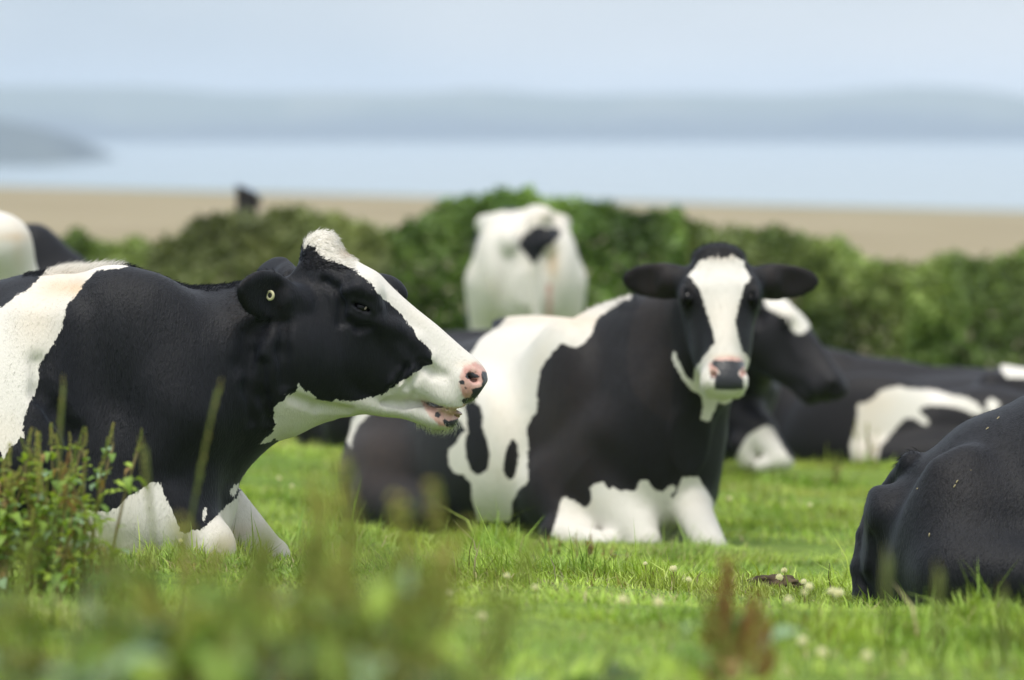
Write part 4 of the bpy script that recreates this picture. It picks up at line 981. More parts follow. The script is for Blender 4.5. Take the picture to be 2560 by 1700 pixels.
# ------------------------------------------------------------------ COW C: standing, seen from behind
def cow_standing():
    y0 = 20.6
    T = np.array([q(1318, 600, y0)[0], y0, 0.]); T[2] = float(gz(T[0], T[1]))
    R, T, rz = frame_of(T, (-.06, 1)); top = float(q(1330, 524, y0)[2] - T[2])
    s = Sculpt(grid(-.25, 2.25, .014), grid(-.50, .50, .010), grid(-.03, top + .12, .012))
    k = top / 1.30
    x = np.array([-.10, -.06, .02, .15, .35, .6, .9, 1.2, 1.4, 1.5]); tz = np.array([1.00, 1.14, 1.25, 1.285, 1.29, 1.26, 1.25, 1.28, 1.22, 1.0]) * k
    bz = np.array([.80, .72, .64, .58, .52, .48, .48, .55, .62, .75]) * k; hw = np.array([.08, .15, .20, .235, .25, .26, .26, .22, .2, .1])
    s.loft([0, 0, 0], EX, EZ, EY, x, tz, bz, hw, [-.1, -.1, -.15, -.18, -.2, -.25, -.25, -.2, 0, 0], 2.4, .03)
    for g in (-1, 1):
        s.cap([.30, g * .205, 1.215 * k], .05, [.12, g * .13, 1.22 * k], .06, .06)              # hip bone
        s.ell([.10, g * .165, .96 * k], [.20, .115, .27 * k], None, .06); s.ell([.16, g * .215, .84 * k], [.14, .07, .14], None, .06); s.cap([.10, g * .20, .92 * k], .12, [.14, g * .19, .66 * k], .09, .05)
        s.ell([-.04, g * .10, 1.13 * k], [.07, .06, .07], None, .04)                           # pin bone
        s.cap([.14, g * .19, .66 * k], .085, [.0, g * .18, .44 * k], .042, .04); s.cap([.0, g * .18, .44 * k], .042, [.07, g * .17, .08], .034, .02); s.cap([.07, g * .17, .08], .045, [.09, g * .17, .03], .05, .01)
        s.cap([1.30, g * .14, .75 * k], .10, [1.30, g * .14, .4], .05, .05); s.cap([1.30, g * .14, .4], .045, [1.32, g * .14, .03], .04, .02)
    s.cap([-.04, -.03, 1.24 * k], .04, [-.10, -.035, 1.12 * k], .028, .02); s.cap([-.10, -.035, 1.12 * k], .026, [-.10, -.04, .60 * k], .020, .01); s.cap([-.10, -.04, .60 * k], .03, [-.09, -.04, .40 * k], .04, .02)
    s.cap([-.02, -.09, 1.27 * k], .045, [.2, -.06, 1.26 * k], .05, .05)
    s.ell([.25, 0, .60 * k], [.20, .15, .14], None, .04)                                        # udder
    s.cap([1.35, 0, 1.05 * k], .18, [1.75, 0, .70 * k], .12, .08)
    Oh = np.array([1.85, .02, .72 * k]); head(s, Oh, nrm([.45, 0, -.9]), nrm([.9, 0, .45]), .04)
    s.ax[1] = s.ax[1] * .925
    n = lambda l: [(1100 + x_ / 4.612, 480 + y_ / 4.612) for x_, y_ in l]
    patch = n([(910, 600), (945, 520), (1030, 440), (1100, 390), (1180, 395), (1240, 415), (1320, 405), (1390, 420), (1400, 470), (1385, 520), (1330, 560), (1300, 610), (1230, 640), (1170, 720), (1120, 800), (1080, 825), (1040, 800), (990, 720), (930, 660)])
    def attrs(Wd, px, Pl):
        m = FPX / y0; w_ = np.full(len(px), 40.)
        w_ = np.where((Pl[:, 0] < .25), np.minimum(w_, -poly_sd(px, patch)), w_)
        w_ = np.where(Pl[:, 0] > .42, np.minimum(w_, (.62 - Pl[:, 0]) * m), w_)
        br = np.zeros(len(px))
        cr_ = np.clip(.9 * np.exp(-(((px[:, 0] - 1382) / 14) ** 2 + ((px[:, 1] - 655) / 45) ** 2)) * (Pl[:, 0] < .1) + .25 * np.exp(-(((px[:, 0] - 1370) / 60) ** 2 + ((px[:, 1] - 545) / 18) ** 2)), 0, 1)
        ud = (np.linalg.norm((Pl - [.25, 0, .60 * k]) / [.22, .16, .16], axis=1) < 1.05)
        sk = np.where(ud | ((np.abs(px[:, 0] - 1374) < 10) & (px[:, 1] > 705) & (px[:, 1] < 800) & (Pl[:, 0] < .12)), .003, -1)
        return dict(white=w_ / m, cream=cr_, skin=sk)
    finish('white standing cow seen from behind with a black patch under its tail head', s, R, T, rz, COAT_C, attrs, hooves=[((.10, .17, 0), (1, 1, 1), (0, 0, 0)), ((.10, -.17, 0), (1, 1, 1), (0, 0, 0)), ((1.34, .14, 0), (1, 1, 1), (0, 0, 0)), ((1.34, -.14, 0), (1, 1, 1), (0, 0, 0))])
cow_standing()

# ------------------------------------------------------------------ COW D: lying behind the middle cow, dark head turned down to the right
def cow_behind():
    f = nrm([.985, -.17, 0]); yc = 16.9; c0 = q(1880, 1160, yc); T = c0 - .84 * f; T[2] = float(gz(T[0], T[1])) - .03
    R, T, rz = frame_of(T, f); L = lambda a, b, y: (q(a, b, y) - T) @ R; Ld = lambda d: np.asarray(d) @ R
    s = Sculpt(grid(-1.45, 1.45, .015), grid(-.70, .70, .014), grid(-.12, 1.10, .012))
    lying_body(s, 1.12, .72, rump=.9)
    s.cap(L(800, 1040, 17.1), .12, L(850, 1095, 17.0), .09, .06); s.cap(L(752, 1020, 17.2), .05, L(765, 1105, 17.1), .05, .04); s.cap(L(770, 1108, 17.05), .035, L(880, 1110, 17.0), .035, .02); s.cap(L(790, 1000, 17.2), .12, L(950, 980, 17.1), .16, .08)
    O = L(1930, 748, 16.55); U = Ld(nrm([.27, -.24, -.335])); V = Ld(nrm([.70, -.15, .60])); sc = .96
    hb = O - V * .13 + U * .05
    s.cap([.5, 0, .45], .17, hb, .12, .08); s.cap([.72, 0, .30], .14, hb + U * .08, .10, .08)
    P, U_, V_, W_ = head(s, O, U, V, .04, sc)
    s.ell(P(-.01, 0, 0), [.04, .06, .05], None, .03)
    g = 1 if (R @ W_)[1] < 0 else -1
    s.cap(P(.5, -.02, 0), .03, P(.49, -.05, 0), .03, .02)
    for sg in (-1, 1): s.ell(P(.49, -.03, sg * .04), [.018, .014, .012], (U_, V_, W_), .006, 'sub')
    ear(s, P(.05, -.06, g * .08), Ld([-.5, -.6, -.2]), EZ, Ld([.5, -.8, 0]), .15, .05)
    # forelegs: one stretched forward, one tucked with its hoof showing left of it
    s.cap(L(1860, 1050, 16.7), .10, L(1895, 1075, 16.62), .075, .04); s.cap(L(1893, 1078, 16.62), .066, L(1960, 1150, 16.50), .040, .02); s.cap(L(1960, 1150, 16.50), .034, L(1900, 1165, 16.52), .03, .02)
    s.cap(L(1850, 1110, 16.6), .05, L(1870, 1150, 16.6), .045, .03)
    s.cap(L(1690, 1120, 16.35), .05, L(1735, 1146, 16.25), .034, .02)
    eye = s.march(P(.165, .0, g * .22), -W_ * g, .3); eyes = []
    if eye is not None: socket(s, eye + W_ * g * .002, W_ * g, U_, V_, 1.); eyes.append((eye - W_ * g * .012, .024))
    fore = [(1905, 740), (1960, 745), (2012, 768), (2030, 815), (2004, 836), (1985, 832), (1968, 802), (1948, 785), (1918, 772)]
    leg = [(1890, 1075), (1903, 1068), (1922, 1062), (1935, 1075), (1948, 1100), (1965, 1130), (1995, 1165), (1990, 1200), (1900, 1200), (1850, 1190), (1838, 1150), (1850, 1120), (1870, 1090)]
    hoofw = [(1690, 1120), (1715, 1115), (1745, 1130), (1760, 1150), (1720, 1152), (1695, 1150)]
    def attrs(Wd, px, Pl):
        m = FPX / yc; w_ = best(px, [fore, leg, hoofw]); w_ = np.where((px[:, 1] < 850) & (Pl[:, 0] < .7), -30, w_)
        lip = poly_sd(px, [(1985, 1010), (2000, 985), (2040, 985), (2060, 1000), (2060, 1040), (1990, 1040)])
        return dict(white=w_ / m, brown=np.full(len(px), .1))
    finish('black cow behind the camera-facing cow, head pointing down right, white forehead patch', s, R, T, rz, COAT_C, attrs, eyes=eyes,
           hooves=[(L(1738, 1168, 16.25), (1.15, 1, 1), (0, 0, 0))])
cow_behind()

# ------------------------------------------------------------------ COW E: long dark cow at right, white flank patch
def cow_flank():
    f = nrm([-.97, .22, 0]); yc = 18.5; c0 = q(2235, 1160, yc); T = c0.copy(); T[2] = float(gz(T[0], T[1])) - .02
    R, T, rz = frame_of(T, f); L = lambda a, b, y: (q(a, b, y) - T) @ R; Ld = lambda d: np.asarray(d) @ R
    s = Sculpt(grid(-1.15, 1.75, .013), grid(-.66, .66, .013), grid(-.08, .85, .011))
    lying_body(s, 1.12, .59)
    s.cap([.55, 0, .46], .10, [.0, 0, .36], .10, .10); s.cap([.25, .03, .46], .05, [.50, .03, .53], .05, .06)
    s.ell([-.42, .34, .20], [.26, .15, .19], None, .05); s.cap([-.30, .46, .10], .10, [.04, .48, .08], .07, .05)
    s.cap([.65, 0, .35], .15, [1.12, -.05, .34], .10, .08); head(s, [1.16, -.05, .42], nrm([.8, -.1, -.40]), nrm([.4, 0, .8]), .04, .95)
    n = lambda l: [(1700 + x / 2.745, 900 + y / 2.745) for x, y in l]
    w1 = n([(1215, 320), (1235, 295), (1290, 285), (1330, 262), (1370, 220), (1430, 190), (1500, 183), (1600, 200), (1740, 205), (1850, 235), (1960, 258), (2030, 290), (2070, 330), (2090, 360), (2060, 380), (2000, 370), (1960, 345), (1890, 325), (1800, 312), (1730, 308), (1660, 322), (1640, 345), (1690, 400), (1715, 440), (1690, 450), (1650, 430), (1600, 400), (1550, 400), (1510, 430), (1470, 480), (1420, 540), (1370, 600), (1350, 720), (1180, 720), (1170, 560), (1200, 480), (1215, 400)])
    w2 = [(2500, 905), (2530, 900), (2640, 895), (2640, 945), (2520, 945), (2505, 930)]; w3 = [(2465, 1005), (2480, 995), (2500, 1010), (2490, 1035), (2468, 1030)]
    def attrs(Wd, px, Pl):
        return dict(white=best(px, [w1, w2, w3]) / (FPX / yc), brown=np.full(len(px), .12), cream=.25 * np.exp(-((px[:, 0] - 2170) / 50) ** 2))
    finish('long black cow at right with a white flank patch, beyond the near black one', s, R, T, rz, COAT_C, attrs)
cow_flank()

# ------------------------------------------------------------------ COWS I and J at the left edge
def cow_left_white():
    yc = 14.2; c0 = q(-85, 900, yc); T = c0.copy(); T[1] = yc + .80; T[2] = float(gz(T[0], T[1])) - .02
    R, T, rz = frame_of(T, (-.25, 1)); L = lambda a, b, y=yc: (q(a, b, y) - T) @ R
    s = Sculpt(grid(-1.1, 1.5, .016), grid(-.62, .62, .015), grid(-.08, 1.15, .014))
    lying_body(s, 1.0, .88)
    s.cap(L(-12, 605), .085, L(22, 600, yc + .05), .052, .04); s.cap(L(0, 610, yc + .05), .07, L(-20, 620, yc + .5), .07, .06)
    s.cap(L(5, 610), .075, L(20, 720, yc + .1), .12, .08); s.cap(L(-30, 620), .09, L(-60, 700, yc + .1), .14, .08)
    s.cap([.5, 0, .5], .16, [.95, .3, .72], .11, .08); head(s, [1.0, .35, .80], nrm([.5, .5, -.55]), nrm([.4, .3, .8]), .04, .9)
    def attrs(Wd, px, Pl):
        cr_ = np.clip(.6 * np.exp(-(((px[:, 0] - 30) / 50) ** 2 + ((px[:, 1] - 592) / 12) ** 2)) + .3 * np.exp(-(((px[:, 0] - 45) / 15) ** 2 + ((px[:, 1] - 620) / 40) ** 2)), 0, 1)
        return dict(white=np.where(Pl[:, 0] > .1, -.1, .1) + 0 * px[:, 0], cream=cr_)
    finish('white-rumped cow at the left edge beyond the chewing cow\'s back', s, R, T, rz, COAT_C, attrs)
def cow_left_black():
    yc = 16.2; c0 = q(-60, 900, yc); T = c0.copy(); T[2] = float(gz(T[0], T[1]))
    R, T, rz = frame_of(T, (-.98, .2)); L = lambda a, b, y=yc: (q(a, b, y) - T) @ R
    s = Sculpt(grid(-1.1, 1.6, .018), grid(-.62, .62, .016), grid(-.08, 1.15, .015))
    lying_body(s, 1.0, 1.0)
    s.chain([L(60, 605), L(92, 606), L(125, 640), L(175, 690), L(200, 740)], [.05, .055, .06, .07, .08], .05); s.cap(L(60, 640), .09, L(120, 720), .12, .08)
    s.cap([.5, 0, .5], .16, [.95, 0, .70], .11, .08); head(s, [1.05, 0, .78], nrm([.75, .1, -.55]), nrm([.5, 0, .8]), .04, .9)
    finish('black cow whose sloping back shows just right of the white-rumped cow', s, R, T, rz, COAT_C, lambda Wd, px, Pl: dict())
cow_left_white(); cow_left_black()
# ================================================================== vegetation
M_GRASS = leaf_mat('grass_blades', .45, .27, .35)
M_LEAF = leaf_mat('leaves', .5, .30, .3)
M_SEED = leaf_mat('seed_heads', .8, .35, .1)
M_PETAL = leaf_mat('clover_petals', .7, .4, .2)
M_STEM = simple_mat('dock_stem', (.16, .12, .05), .7, .3, (30, (.20, .17, .06)))
M_DUNG = simple_mat('dried_dung', (.045, .032, .022), .9, .1, (25, (.10, .075, .045)), .8)
M_TWIG = simple_mat('hedge_twigs', (.05, .04, .025), .9, .1)
M_POST = simple_mat('weathered_post', (.022, .021, .022), .8, .2, (14, (.04, .036, .033)), .3)

def vnoise(x, y, sc, seed=0):
    """smooth value noise on a lattice, 0..1"""
    g = np.random.default_rng(seed).random((256, 256))
    X = x * sc + 97.3; Yv = y * sc + 53.1; xi = np.floor(X).astype(int); yi = np.floor(Yv).astype(int); fx = X - xi; fy = Yv - yi
    fx = fx * fx * (3 - 2 * fx); fy = fy * fy * (3 - 2 * fy); G = lambda a, b: g[a % 256, b % 256]
    return (G(xi, yi) * (1 - fx) + G(xi + 1, yi) * fx) * (1 - fy) + (G(xi, yi + 1) * (1 - fx) + G(xi + 1, yi + 1) * fx) * fy
def grass_patch(name, y0, y1, dens, h, wd, margin=1.25, segs=2, seed=1):
    r = np.random.default_rng(seed)
    half = lambda y: .120 * y * margin + .25
    area = (y1 - y0) * (half(y0) + half(y1)); n = int(area * dens)
    y = np.sqrt(r.uniform(y0 ** 2, y1 ** 2, n)); x = r.uniform(-1, 1, n) * half(y)
    # tussocks: blades lean towards clump centres
    cl = vnoise(x, y, 3.1, 5); cl2 = vnoise(x, y, 11., 6); big = vnoise(x, y, .8, 9)
    keep = r.random(n) < (.45 + .9 * cl * (.5 + cl2)); x, y, cl, cl2, big = x[keep], y[keep], cl[keep], cl2[keep], big[keep]; n = len(x)
    H = h * (.45 + .6 * r.random(n)) * (.40 + 1.05 * cl ** 1.5) * (.7 + .6 * big); long_ = r.random(n) < .035; H[long_] *= 1.9; tf = np.clip((vnoise(x, y, 5.2, 41) - .72) * 8, 0, 1); H *= 1 + .8 * tf
    # grazed and pressed down where the cows lie
    for (a0, a1, b0, b1) in ((-1.5, -.5, 9.0, 9.8), (.05, .95, 12.0, 12.8), (.85, 2.0, 8.3, 9.3), (-.4, .9, 12.6, 13.2)): H *= np.where((x > a0) & (x < a1) & (y > b0) & (y < b1), .62, 1)
    az = r.uniform(0, 2 * math.pi, n); flow = vnoise(x, y, 1.6, 12) * 6.28; az = np.where(r.random(n) < .45, flow + r.normal(0, .5, n), az)
    bend = r.uniform(.15, 1.15, n); dead = r.random(n) < (.07 + .14 * (cl2 > .65)); bend[dead] += .4
    dirv = np.stack([np.cos(az), np.sin(az), 0 * az], 1); side = np.stack([-np.sin(az), np.cos(az), 0 * az], 1)
    tw = r.uniform(-.8, .8, n)[:, None]; side = side * np.cos(tw) + dirv * np.sin(tw)
    W = wd * r.uniform(.5, 1.3, n)[:, None] * .5
    z = gz(x, y); P0 = np.stack([x, y, z - .01], 1); up = np.array([0, 0, 1.])
    rows = []
    K = segs + 1
    for i in range(segs):
        t = i / segs; a = bend * t
        p = P0 + dirv * (H * t * np.sin(a * .9))[:, None] + up * (H * t * np.cos(a * .75))[:, None]
        w_ = W * (1 - .35 * t); rows += [p - side * w_, p + side * w_]
    tip = P0 + dirv * (H * np.sin(bend * .95))[:, None] + up * (H * np.cos(bend * .80))[:, None]
    rows.append(tip); V = np.stack(rows, 1).reshape(-1, 3); m = 2 * segs + 1
    b = np.arange(n)[:, None] * m; T = []
    for i in range(segs - 1): T += [b + [2 * i, 2 * i + 1, 2 * i + 3], b + [2 * i, 2 * i + 3, 2 * i + 2]]
    T.append(b + [2 * segs - 2, 2 * segs - 1, 2 * segs]); T = np.concatenate(T)
    me = np_mesh(name, V, tris=T)
    c1 = np.array([.22, .355, .045]); c2 = np.array([.38, .48, .10]); c3 = np.array([.13, .26, .045]); dr = np.array([.40, .36, .18])
    f = np.clip(.55 * vnoise(x, y, 2.3, 21) + .45 * r.random(n), 0, 1)[:, None]; g = (vnoise(x, y, 5.5, 30)[:, None] > .62) * .5
    c = c1 * (1 - f) + c2 * f; c = c * (1 - g) + c3 * g; ye = np.clip((vnoise(x, y, 1.4, 51) - .5) * 3, 0, 1)[:, None] * .5; c = c * (1 - ye) + np.array([.44, .46, .14]) * ye; c = c * (.72 + .5 * vnoise(x, y, 4.3, 77)[:, None]); c = np.where(dead[:, None], dr * r.uniform(.6, 1.1, (n, 1)), c * 1.18) * r.uniform(.55, 1.35, (n, 1))
    cattr(me, 'tone', np.repeat(c, m, 0)); me.materials.append(M_GRASS)
    o = link(bpy.data.objects.new(name, me)); return tag(o, 'short bright green pasture grass under and around the cows', 'grass', None, 'stuff')
grass_patch('grass', 3.0, 7.0, 3400, .075, .0045, 1.4, 2, 1)
grass_patch('grass', 7.0, 12.6, 10500, .046, .0046, 1.25, 2, 2)
grass_patch('grass', 12.6, 19.0, 3800, .046, .0055, 1.25, 2, 3)
grass_patch('grass', 19.0, 34.0, 700, .09, .012, 1.25, 2, 4)

# ---- hedge beyond the herd: bushes with their own stems and crowns
HPROF = [(-900, 600), (-300, 620), (60, 640), (110, 612), (160, 612), (200, 586), (235, 606), (300, 618), (345, 600), (380, 622), (450, 600), (480, 572), (510, 556), (560, 548), (620, 542), (700, 538), (760, 534), (850, 545), (900, 572), (960, 592), (1000, 582), (1040, 552), (1080, 530), (1120, 508), (1180, 497), (1250, 492),
         (1300, 496), (1322, 476), (1345, 505), (1400, 512), (1480, 516), (1560, 534), (1600, 545), (1660, 548), (1690, 535), (1715, 560), (1800, 578), (1900, 585), (1940, 578), (2000, 600), (2060, 616), (2100, 608), (2150, 648), (2200, 666), (2280, 684), (2330, 668), (2365, 640), (2400, 650), (2470, 665), (2560, 630), (2900, 610), (3500, 640)]
def bush(x0, x1, yc, tone, label, seed, dens=8200):
    r = np.random.default_rng(seed); cx = (x0 + x1) / 2
    px0, px1 = x0, x1; X0, X1 = (px0 - 1280) / FPX * yc, (px1 - 1280) / FPX * yc
    n = int(dens * (X1 - X0) * 1.3)
    tpx = lambda X: np.interp(X / yc * FPX + 1280, [p[0] for p in HPROF], [p[1] for p in HPROF])
    X = r.uniform(X0 - .12, X1 + .12, n); ztop = CAMZ + (300 - tpx(X)) / FPX * yc; zg = gz(X, yc)
    ht = ztop - zg; v = 1 - r.random(n) ** 1.6; depth = .65 * np.sqrt(np.clip(1 - (v * .98) ** 3, 0.02, 1))
    side = r.random(n); Yv = yc + depth * np.where(side < .62, -1, r.uniform(-1, 1, n)) * (1 - .30 * r.random(n) ** 2)
    lump = .24 * (vnoise(X, v * ht, 2.6, seed) - .5) + .14 * (vnoise(X, v * ht, 7., seed + 1) - .5); Yv = Yv - lump
    Z = zg + ht * v + r.normal(0, .022, n) + .06 * (vnoise(X, Yv, 9, seed + 3) - .5) * (v > .85)
    hol = vnoise(X, v * ht, 4.2, seed + 5); keep = ~((hol < .2) & (r.random(n) < .35)); X, Yv, Z, v, hol, ht = X[keep], Yv[keep], Z[keep], v[keep], hol[keep], ht[keep]; n = len(X)
    # upright shoots above the clipped outline
    C = np.stack([X, Yv, Z], 1); nn = r.normal(0, 1, (n, 3)) + [0, -.6, .8]; nn /= np.linalg.norm(nn, axis=1)[:, None]
    a = np.cross(nn, r.normal(0, 1, (n, 3))); a /= np.linalg.norm(a, axis=1)[:, None]; b = np.cross(nn, a); L = r.uniform(.022, .045, n)[:, None]
    V = np.stack([C - a * L, C + b * L * .55, C + a * L, C - b * L * .55], 1).reshape(-1, 3); org = np.array([(X0 + X1) / 2, yc, float(gz((X0 + X1) / 2, yc))])
    F = np.arange(n)[:, None] * 4 + [0, 1, 2, 3]; me = np_mesh('crown', V - org, F, smooth=False)
    t1, t2, t3 = [np.array(t) for t in tone]; f = np.clip(.35 * r.random(n) + .65 * vnoise(X, v * ht, 3.3, seed + 9) + .25 * (v - .5), 0, 1)[:, None]
    c = np.where(f < .5, t1 + (t2 - t1) * f * 2, t2 + (t3 - t2) * (f * 2 - 1)) * r.uniform(.75, 1.3, (n, 1)) * (.45 + 1.1 * vnoise(X, v * ht, 2.1, seed + 20))[:, None]  # last noise factor paints the dark of shaded hollows into leaf colour
    cattr(me, 'tone', np.repeat(c, 4, 0)); me.materials.append(M_LEAF)
    root = empty('hedge_bush', org); tag(root, label, 'bush', 'bushes of the hedge behind the herd')
    part('crown', me, root, kind='stuff')
    for i in range(5):
        bx = r.uniform(X0 + .1, X1 - .1) - org[0]; hz_ = float(np.interp(bx + org[0], np.sort(X), Z[np.argsort(X)])) if n else 1; hh = r.uniform(.75, .92) * float(np.median(ht))
        pts = [np.array([bx, r.uniform(-.1, .1), -.05])]
        for j in range(1, 6): pts.append(np.array([bx + r.normal(0, .05) * j, r.uniform(-.12, .12), hh * j / 5]))
        part('trunk', tube_mesh('trunk', pts, [.035, .03, .024, .018, .012, .006], 6, M_TWIG), root)
G1 = [(.045, .075, .028), (.12, .18, .045), (.27, .34, .10)]
G2 = [(.035, .062, .022), (.085, .16, .032), (.19, .29, .06)]
G3 = [(.05, .065, .028), (.11, .14, .045), (.22, .25, .09)]
for a in [(-900, 40, 27.5, G3, 'hedge bush at the left edge, behind the white-rumped cow', 101), (40, 430, 27.8, G1, 'low ragged green bush between the left edge and the dark post', 102), (430, 930, 27.6, G3, 'olive green bush around the foot of the dark post', 103),
          (930, 1290, 27.9, G2, 'tallest deep green bush rising behind the left of the standing cow', 104), (1290, 1660, 27.7, G2, 'green bush behind the right of the standing cow', 105),
          (1660, 2040, 27.8, G1, 'light green bush behind the head of the camera-facing cow', 106), (2040, 2300, 27.9, G1, 'lowest bush of the hedge, above the back of the long dark cow', 107), (2300, 3050, 27.6, G1, 'hedge bush at the right edge of the picture', 108)]:
    bush(*a)
def post():
    yc = 28.5; b = q(620, 600, yc); zt = float(q(600, 460, yc)[2]); zg = float(gz(b[0], yc)); w_ = .058
    root = empty('fence_post', (b[0], yc, zg)); tag(root, 'dark wooden post with a slanted top standing above the hedge', 'post')
    bm = bmesh.new(); hh = zt - zg
    prof = [(-.068, -.3), (.055, -.3), (.060, hh - .19), (.064, hh - .060), (-.080, hh - .0), (-.074, hh - .10)]
    fr = [bm.verts.new((x, -.055, z)) for x, z in prof]; bk = [bm.verts.new((x, .055, z)) for x, z in prof]
    bm.faces.new(fr); bm.faces.new(bk[::-1])
    for i in range(6): bm.faces.new((fr[i], bk[i], bk[(i + 1) % 6], fr[(i + 1) % 6]))
    bmesh.ops.bevel(bm, geom=bm.edges[:], offset=.006, segments=1, affect='EDGES'); bmesh.ops.recalc_face_normals(bm, faces=bm.faces[:])
    me = bpy.data.meshes.new('post_shaft'); bm.to_mesh(me); bm.free(); me.materials.append(M_POST); part('post_shaft', me, root)
    bm = bmesh.new(); bmesh.ops.create_cube(bm, size=1)
    for v in bm.verts: v.co = Vector((v.co.x * .045 + .068, v.co.y * .05, v.co.z * .05 + hh - .115 - v.co.x * .02))
    me = bpy.data.meshes.new('hinge_block'); bm.to_mesh(me); bm.free(); me.materials.append(M_POST); part('hinge_block', me, root)
post()

# ---- dock plants: stems, leaves and rusty seed spikes
def leaf_mesh(seed, L, Wd, tone, curl=.6, wav=.18):
    r = np.random.default_rng(seed); V = []; F = []; n = 9; ws = []
    for i in range(n):
        t = i / (n - 1); w_ = Wd * (math.sin(math.pi * min(1, t * .93 + .07)) ** .7) * (1 - .25 * t) + .001; an = curl * t * 1.6
        c = np.array([L * t * math.cos(an * .55), 0, L * t * math.sin(.9 - an)]); und = wav * Wd * math.sin(i * 1.9 + seed)
        V += [c + [0, -w_, .25 * w_ + und], c + [0, 0, -.10 * w_], c + [0, w_, .25 * w_ - und]]
    for i in range(n - 1):
        for j in range(2): a = i * 3 + j; F.append((a, a + 1, a + 4, a + 3))
    me = np_mesh('leaf', np.array(V), np.array(F)); t = np.array(tone); vi = np.tile([.92, 1.25, 1.0], n)[:, None]
    cattr(me, 'tone', np.clip(t * vi * r.uniform(.9, 1.1, (len(V), 1)), 0, 1)); me.materials.append(M_LEAF); return me
LEAVES = [leaf_mesh(1, .10, .022, (.14, .24, .045)), leaf_mesh(2, .13, .026, (.19, .29, .05), .8), leaf_mesh(3, .09, .018, (.30, .42, .06), .3, .35), leaf_mesh(4, .11, .026, (.22, .33, .20), .5), leaf_mesh(5, .08, .016, (.30, .20, .08), 1., .4), leaf_mesh(6, .12, .028, (.06, .11, .035), .7)]
def spike_mesh(seed, L, tones, n=190, rad=.019, lenc=.008):
    """seed spike: whorls of small papery seeds on a thin stalk along +z"""
    r = np.random.default_rng(seed); t = r.random(n) ** .9; wh = np.round(t * 14) / 14 + r.normal(0, .012, n); an = r.uniform(0, 6.28, n); R_ = rad * (1 - .65 * t) * r.uniform(.3, 1.1, n)
    bx = .10 * L * np.sin(wh * 2.2 + seed)
    C = np.stack([bx + R_ * np.cos(an), R_ * np.sin(an), wh * L], 1); nn = r.normal(0, 1, (n, 3)); nn /= np.linalg.norm(nn, axis=1)[:, None]
    a = np.cross(nn, r.normal(0, 1, (n, 3))); a /= np.linalg.norm(a, axis=1)[:, None]; b = np.cross(nn, a); S_ = lenc * r.uniform(.4, .8, n)[:, None]
    V = np.stack([C - a * S_, C + b * S_ * .7, C + a * S_, C - b * S_ * .7], 1).reshape(-1, 3)
    st = []; F = [tuple(range(i * 4, i * 4 + 4)) for i in range(n)]; base = len(V)
    for i in range(6):
        z = L * i / 5; x = .10 * L * math.sin(i / 5 * 2.2 + seed)
        for j in range(4): st.append([x + .0016 * math.cos(j * 1.57), .0016 * math.sin(j * 1.57), z])
    for i in range(5):
        for j in range(4): F.append((base + i * 4 + j, base + i * 4 + (j + 1) % 4, base + i * 4 + 4 + (j + 1) % 4, base + i * 4 + 4 + j))
    V = np.concatenate([V, np.array(st)]); me = np_mesh('seed_spike', V, np.array(F), smooth=False)
    T_ = np.array(tones); k = r.integers(0, len(T_), n); c = np.repeat(T_[k], 4, 0); c = np.concatenate([c, np.tile([.16, .13, .05], (len(st), 1))]) ; cattr(me, 'tone', c); me.materials.append(M_SEED); return me
RUST = [(.38, .17, .085), (.44, .27, .12), (.30, .17, .07), (.32, .30, .10)]
OLIVE = [(.42, .47, .13), (.44, .41, .14), (.31, .41, .10), (.48, .38, .16)]
GREENS = [(.22, .34, .07), (.32, .38, .10), (.30, .25, .10)]
SPK = {'rust': [spike_mesh(i, .16, RUST) for i in (1, 2)], 'olive': [spike_mesh(i, .17, OLIVE) for i in (3, 4)], 'green': [spike_mesh(i, .15, GREENS, 150, .012) for i in (5, 6)]}
_stems = {}
def stem_mesh(hh, bend, k):
    key = (round(hh, 2), round(bend, 2), k)
    if key not in _stems:
        pts = [np.array([bend * hh * (t ** 1.6), 0, hh * t]) for t in np.linspace(0, 1, 7)]
        _stems[key] = tube_mesh('stem', pts, list(np.linspace(.0042, .0018, 7)), 5, M_STEM)
    return _stems[key]
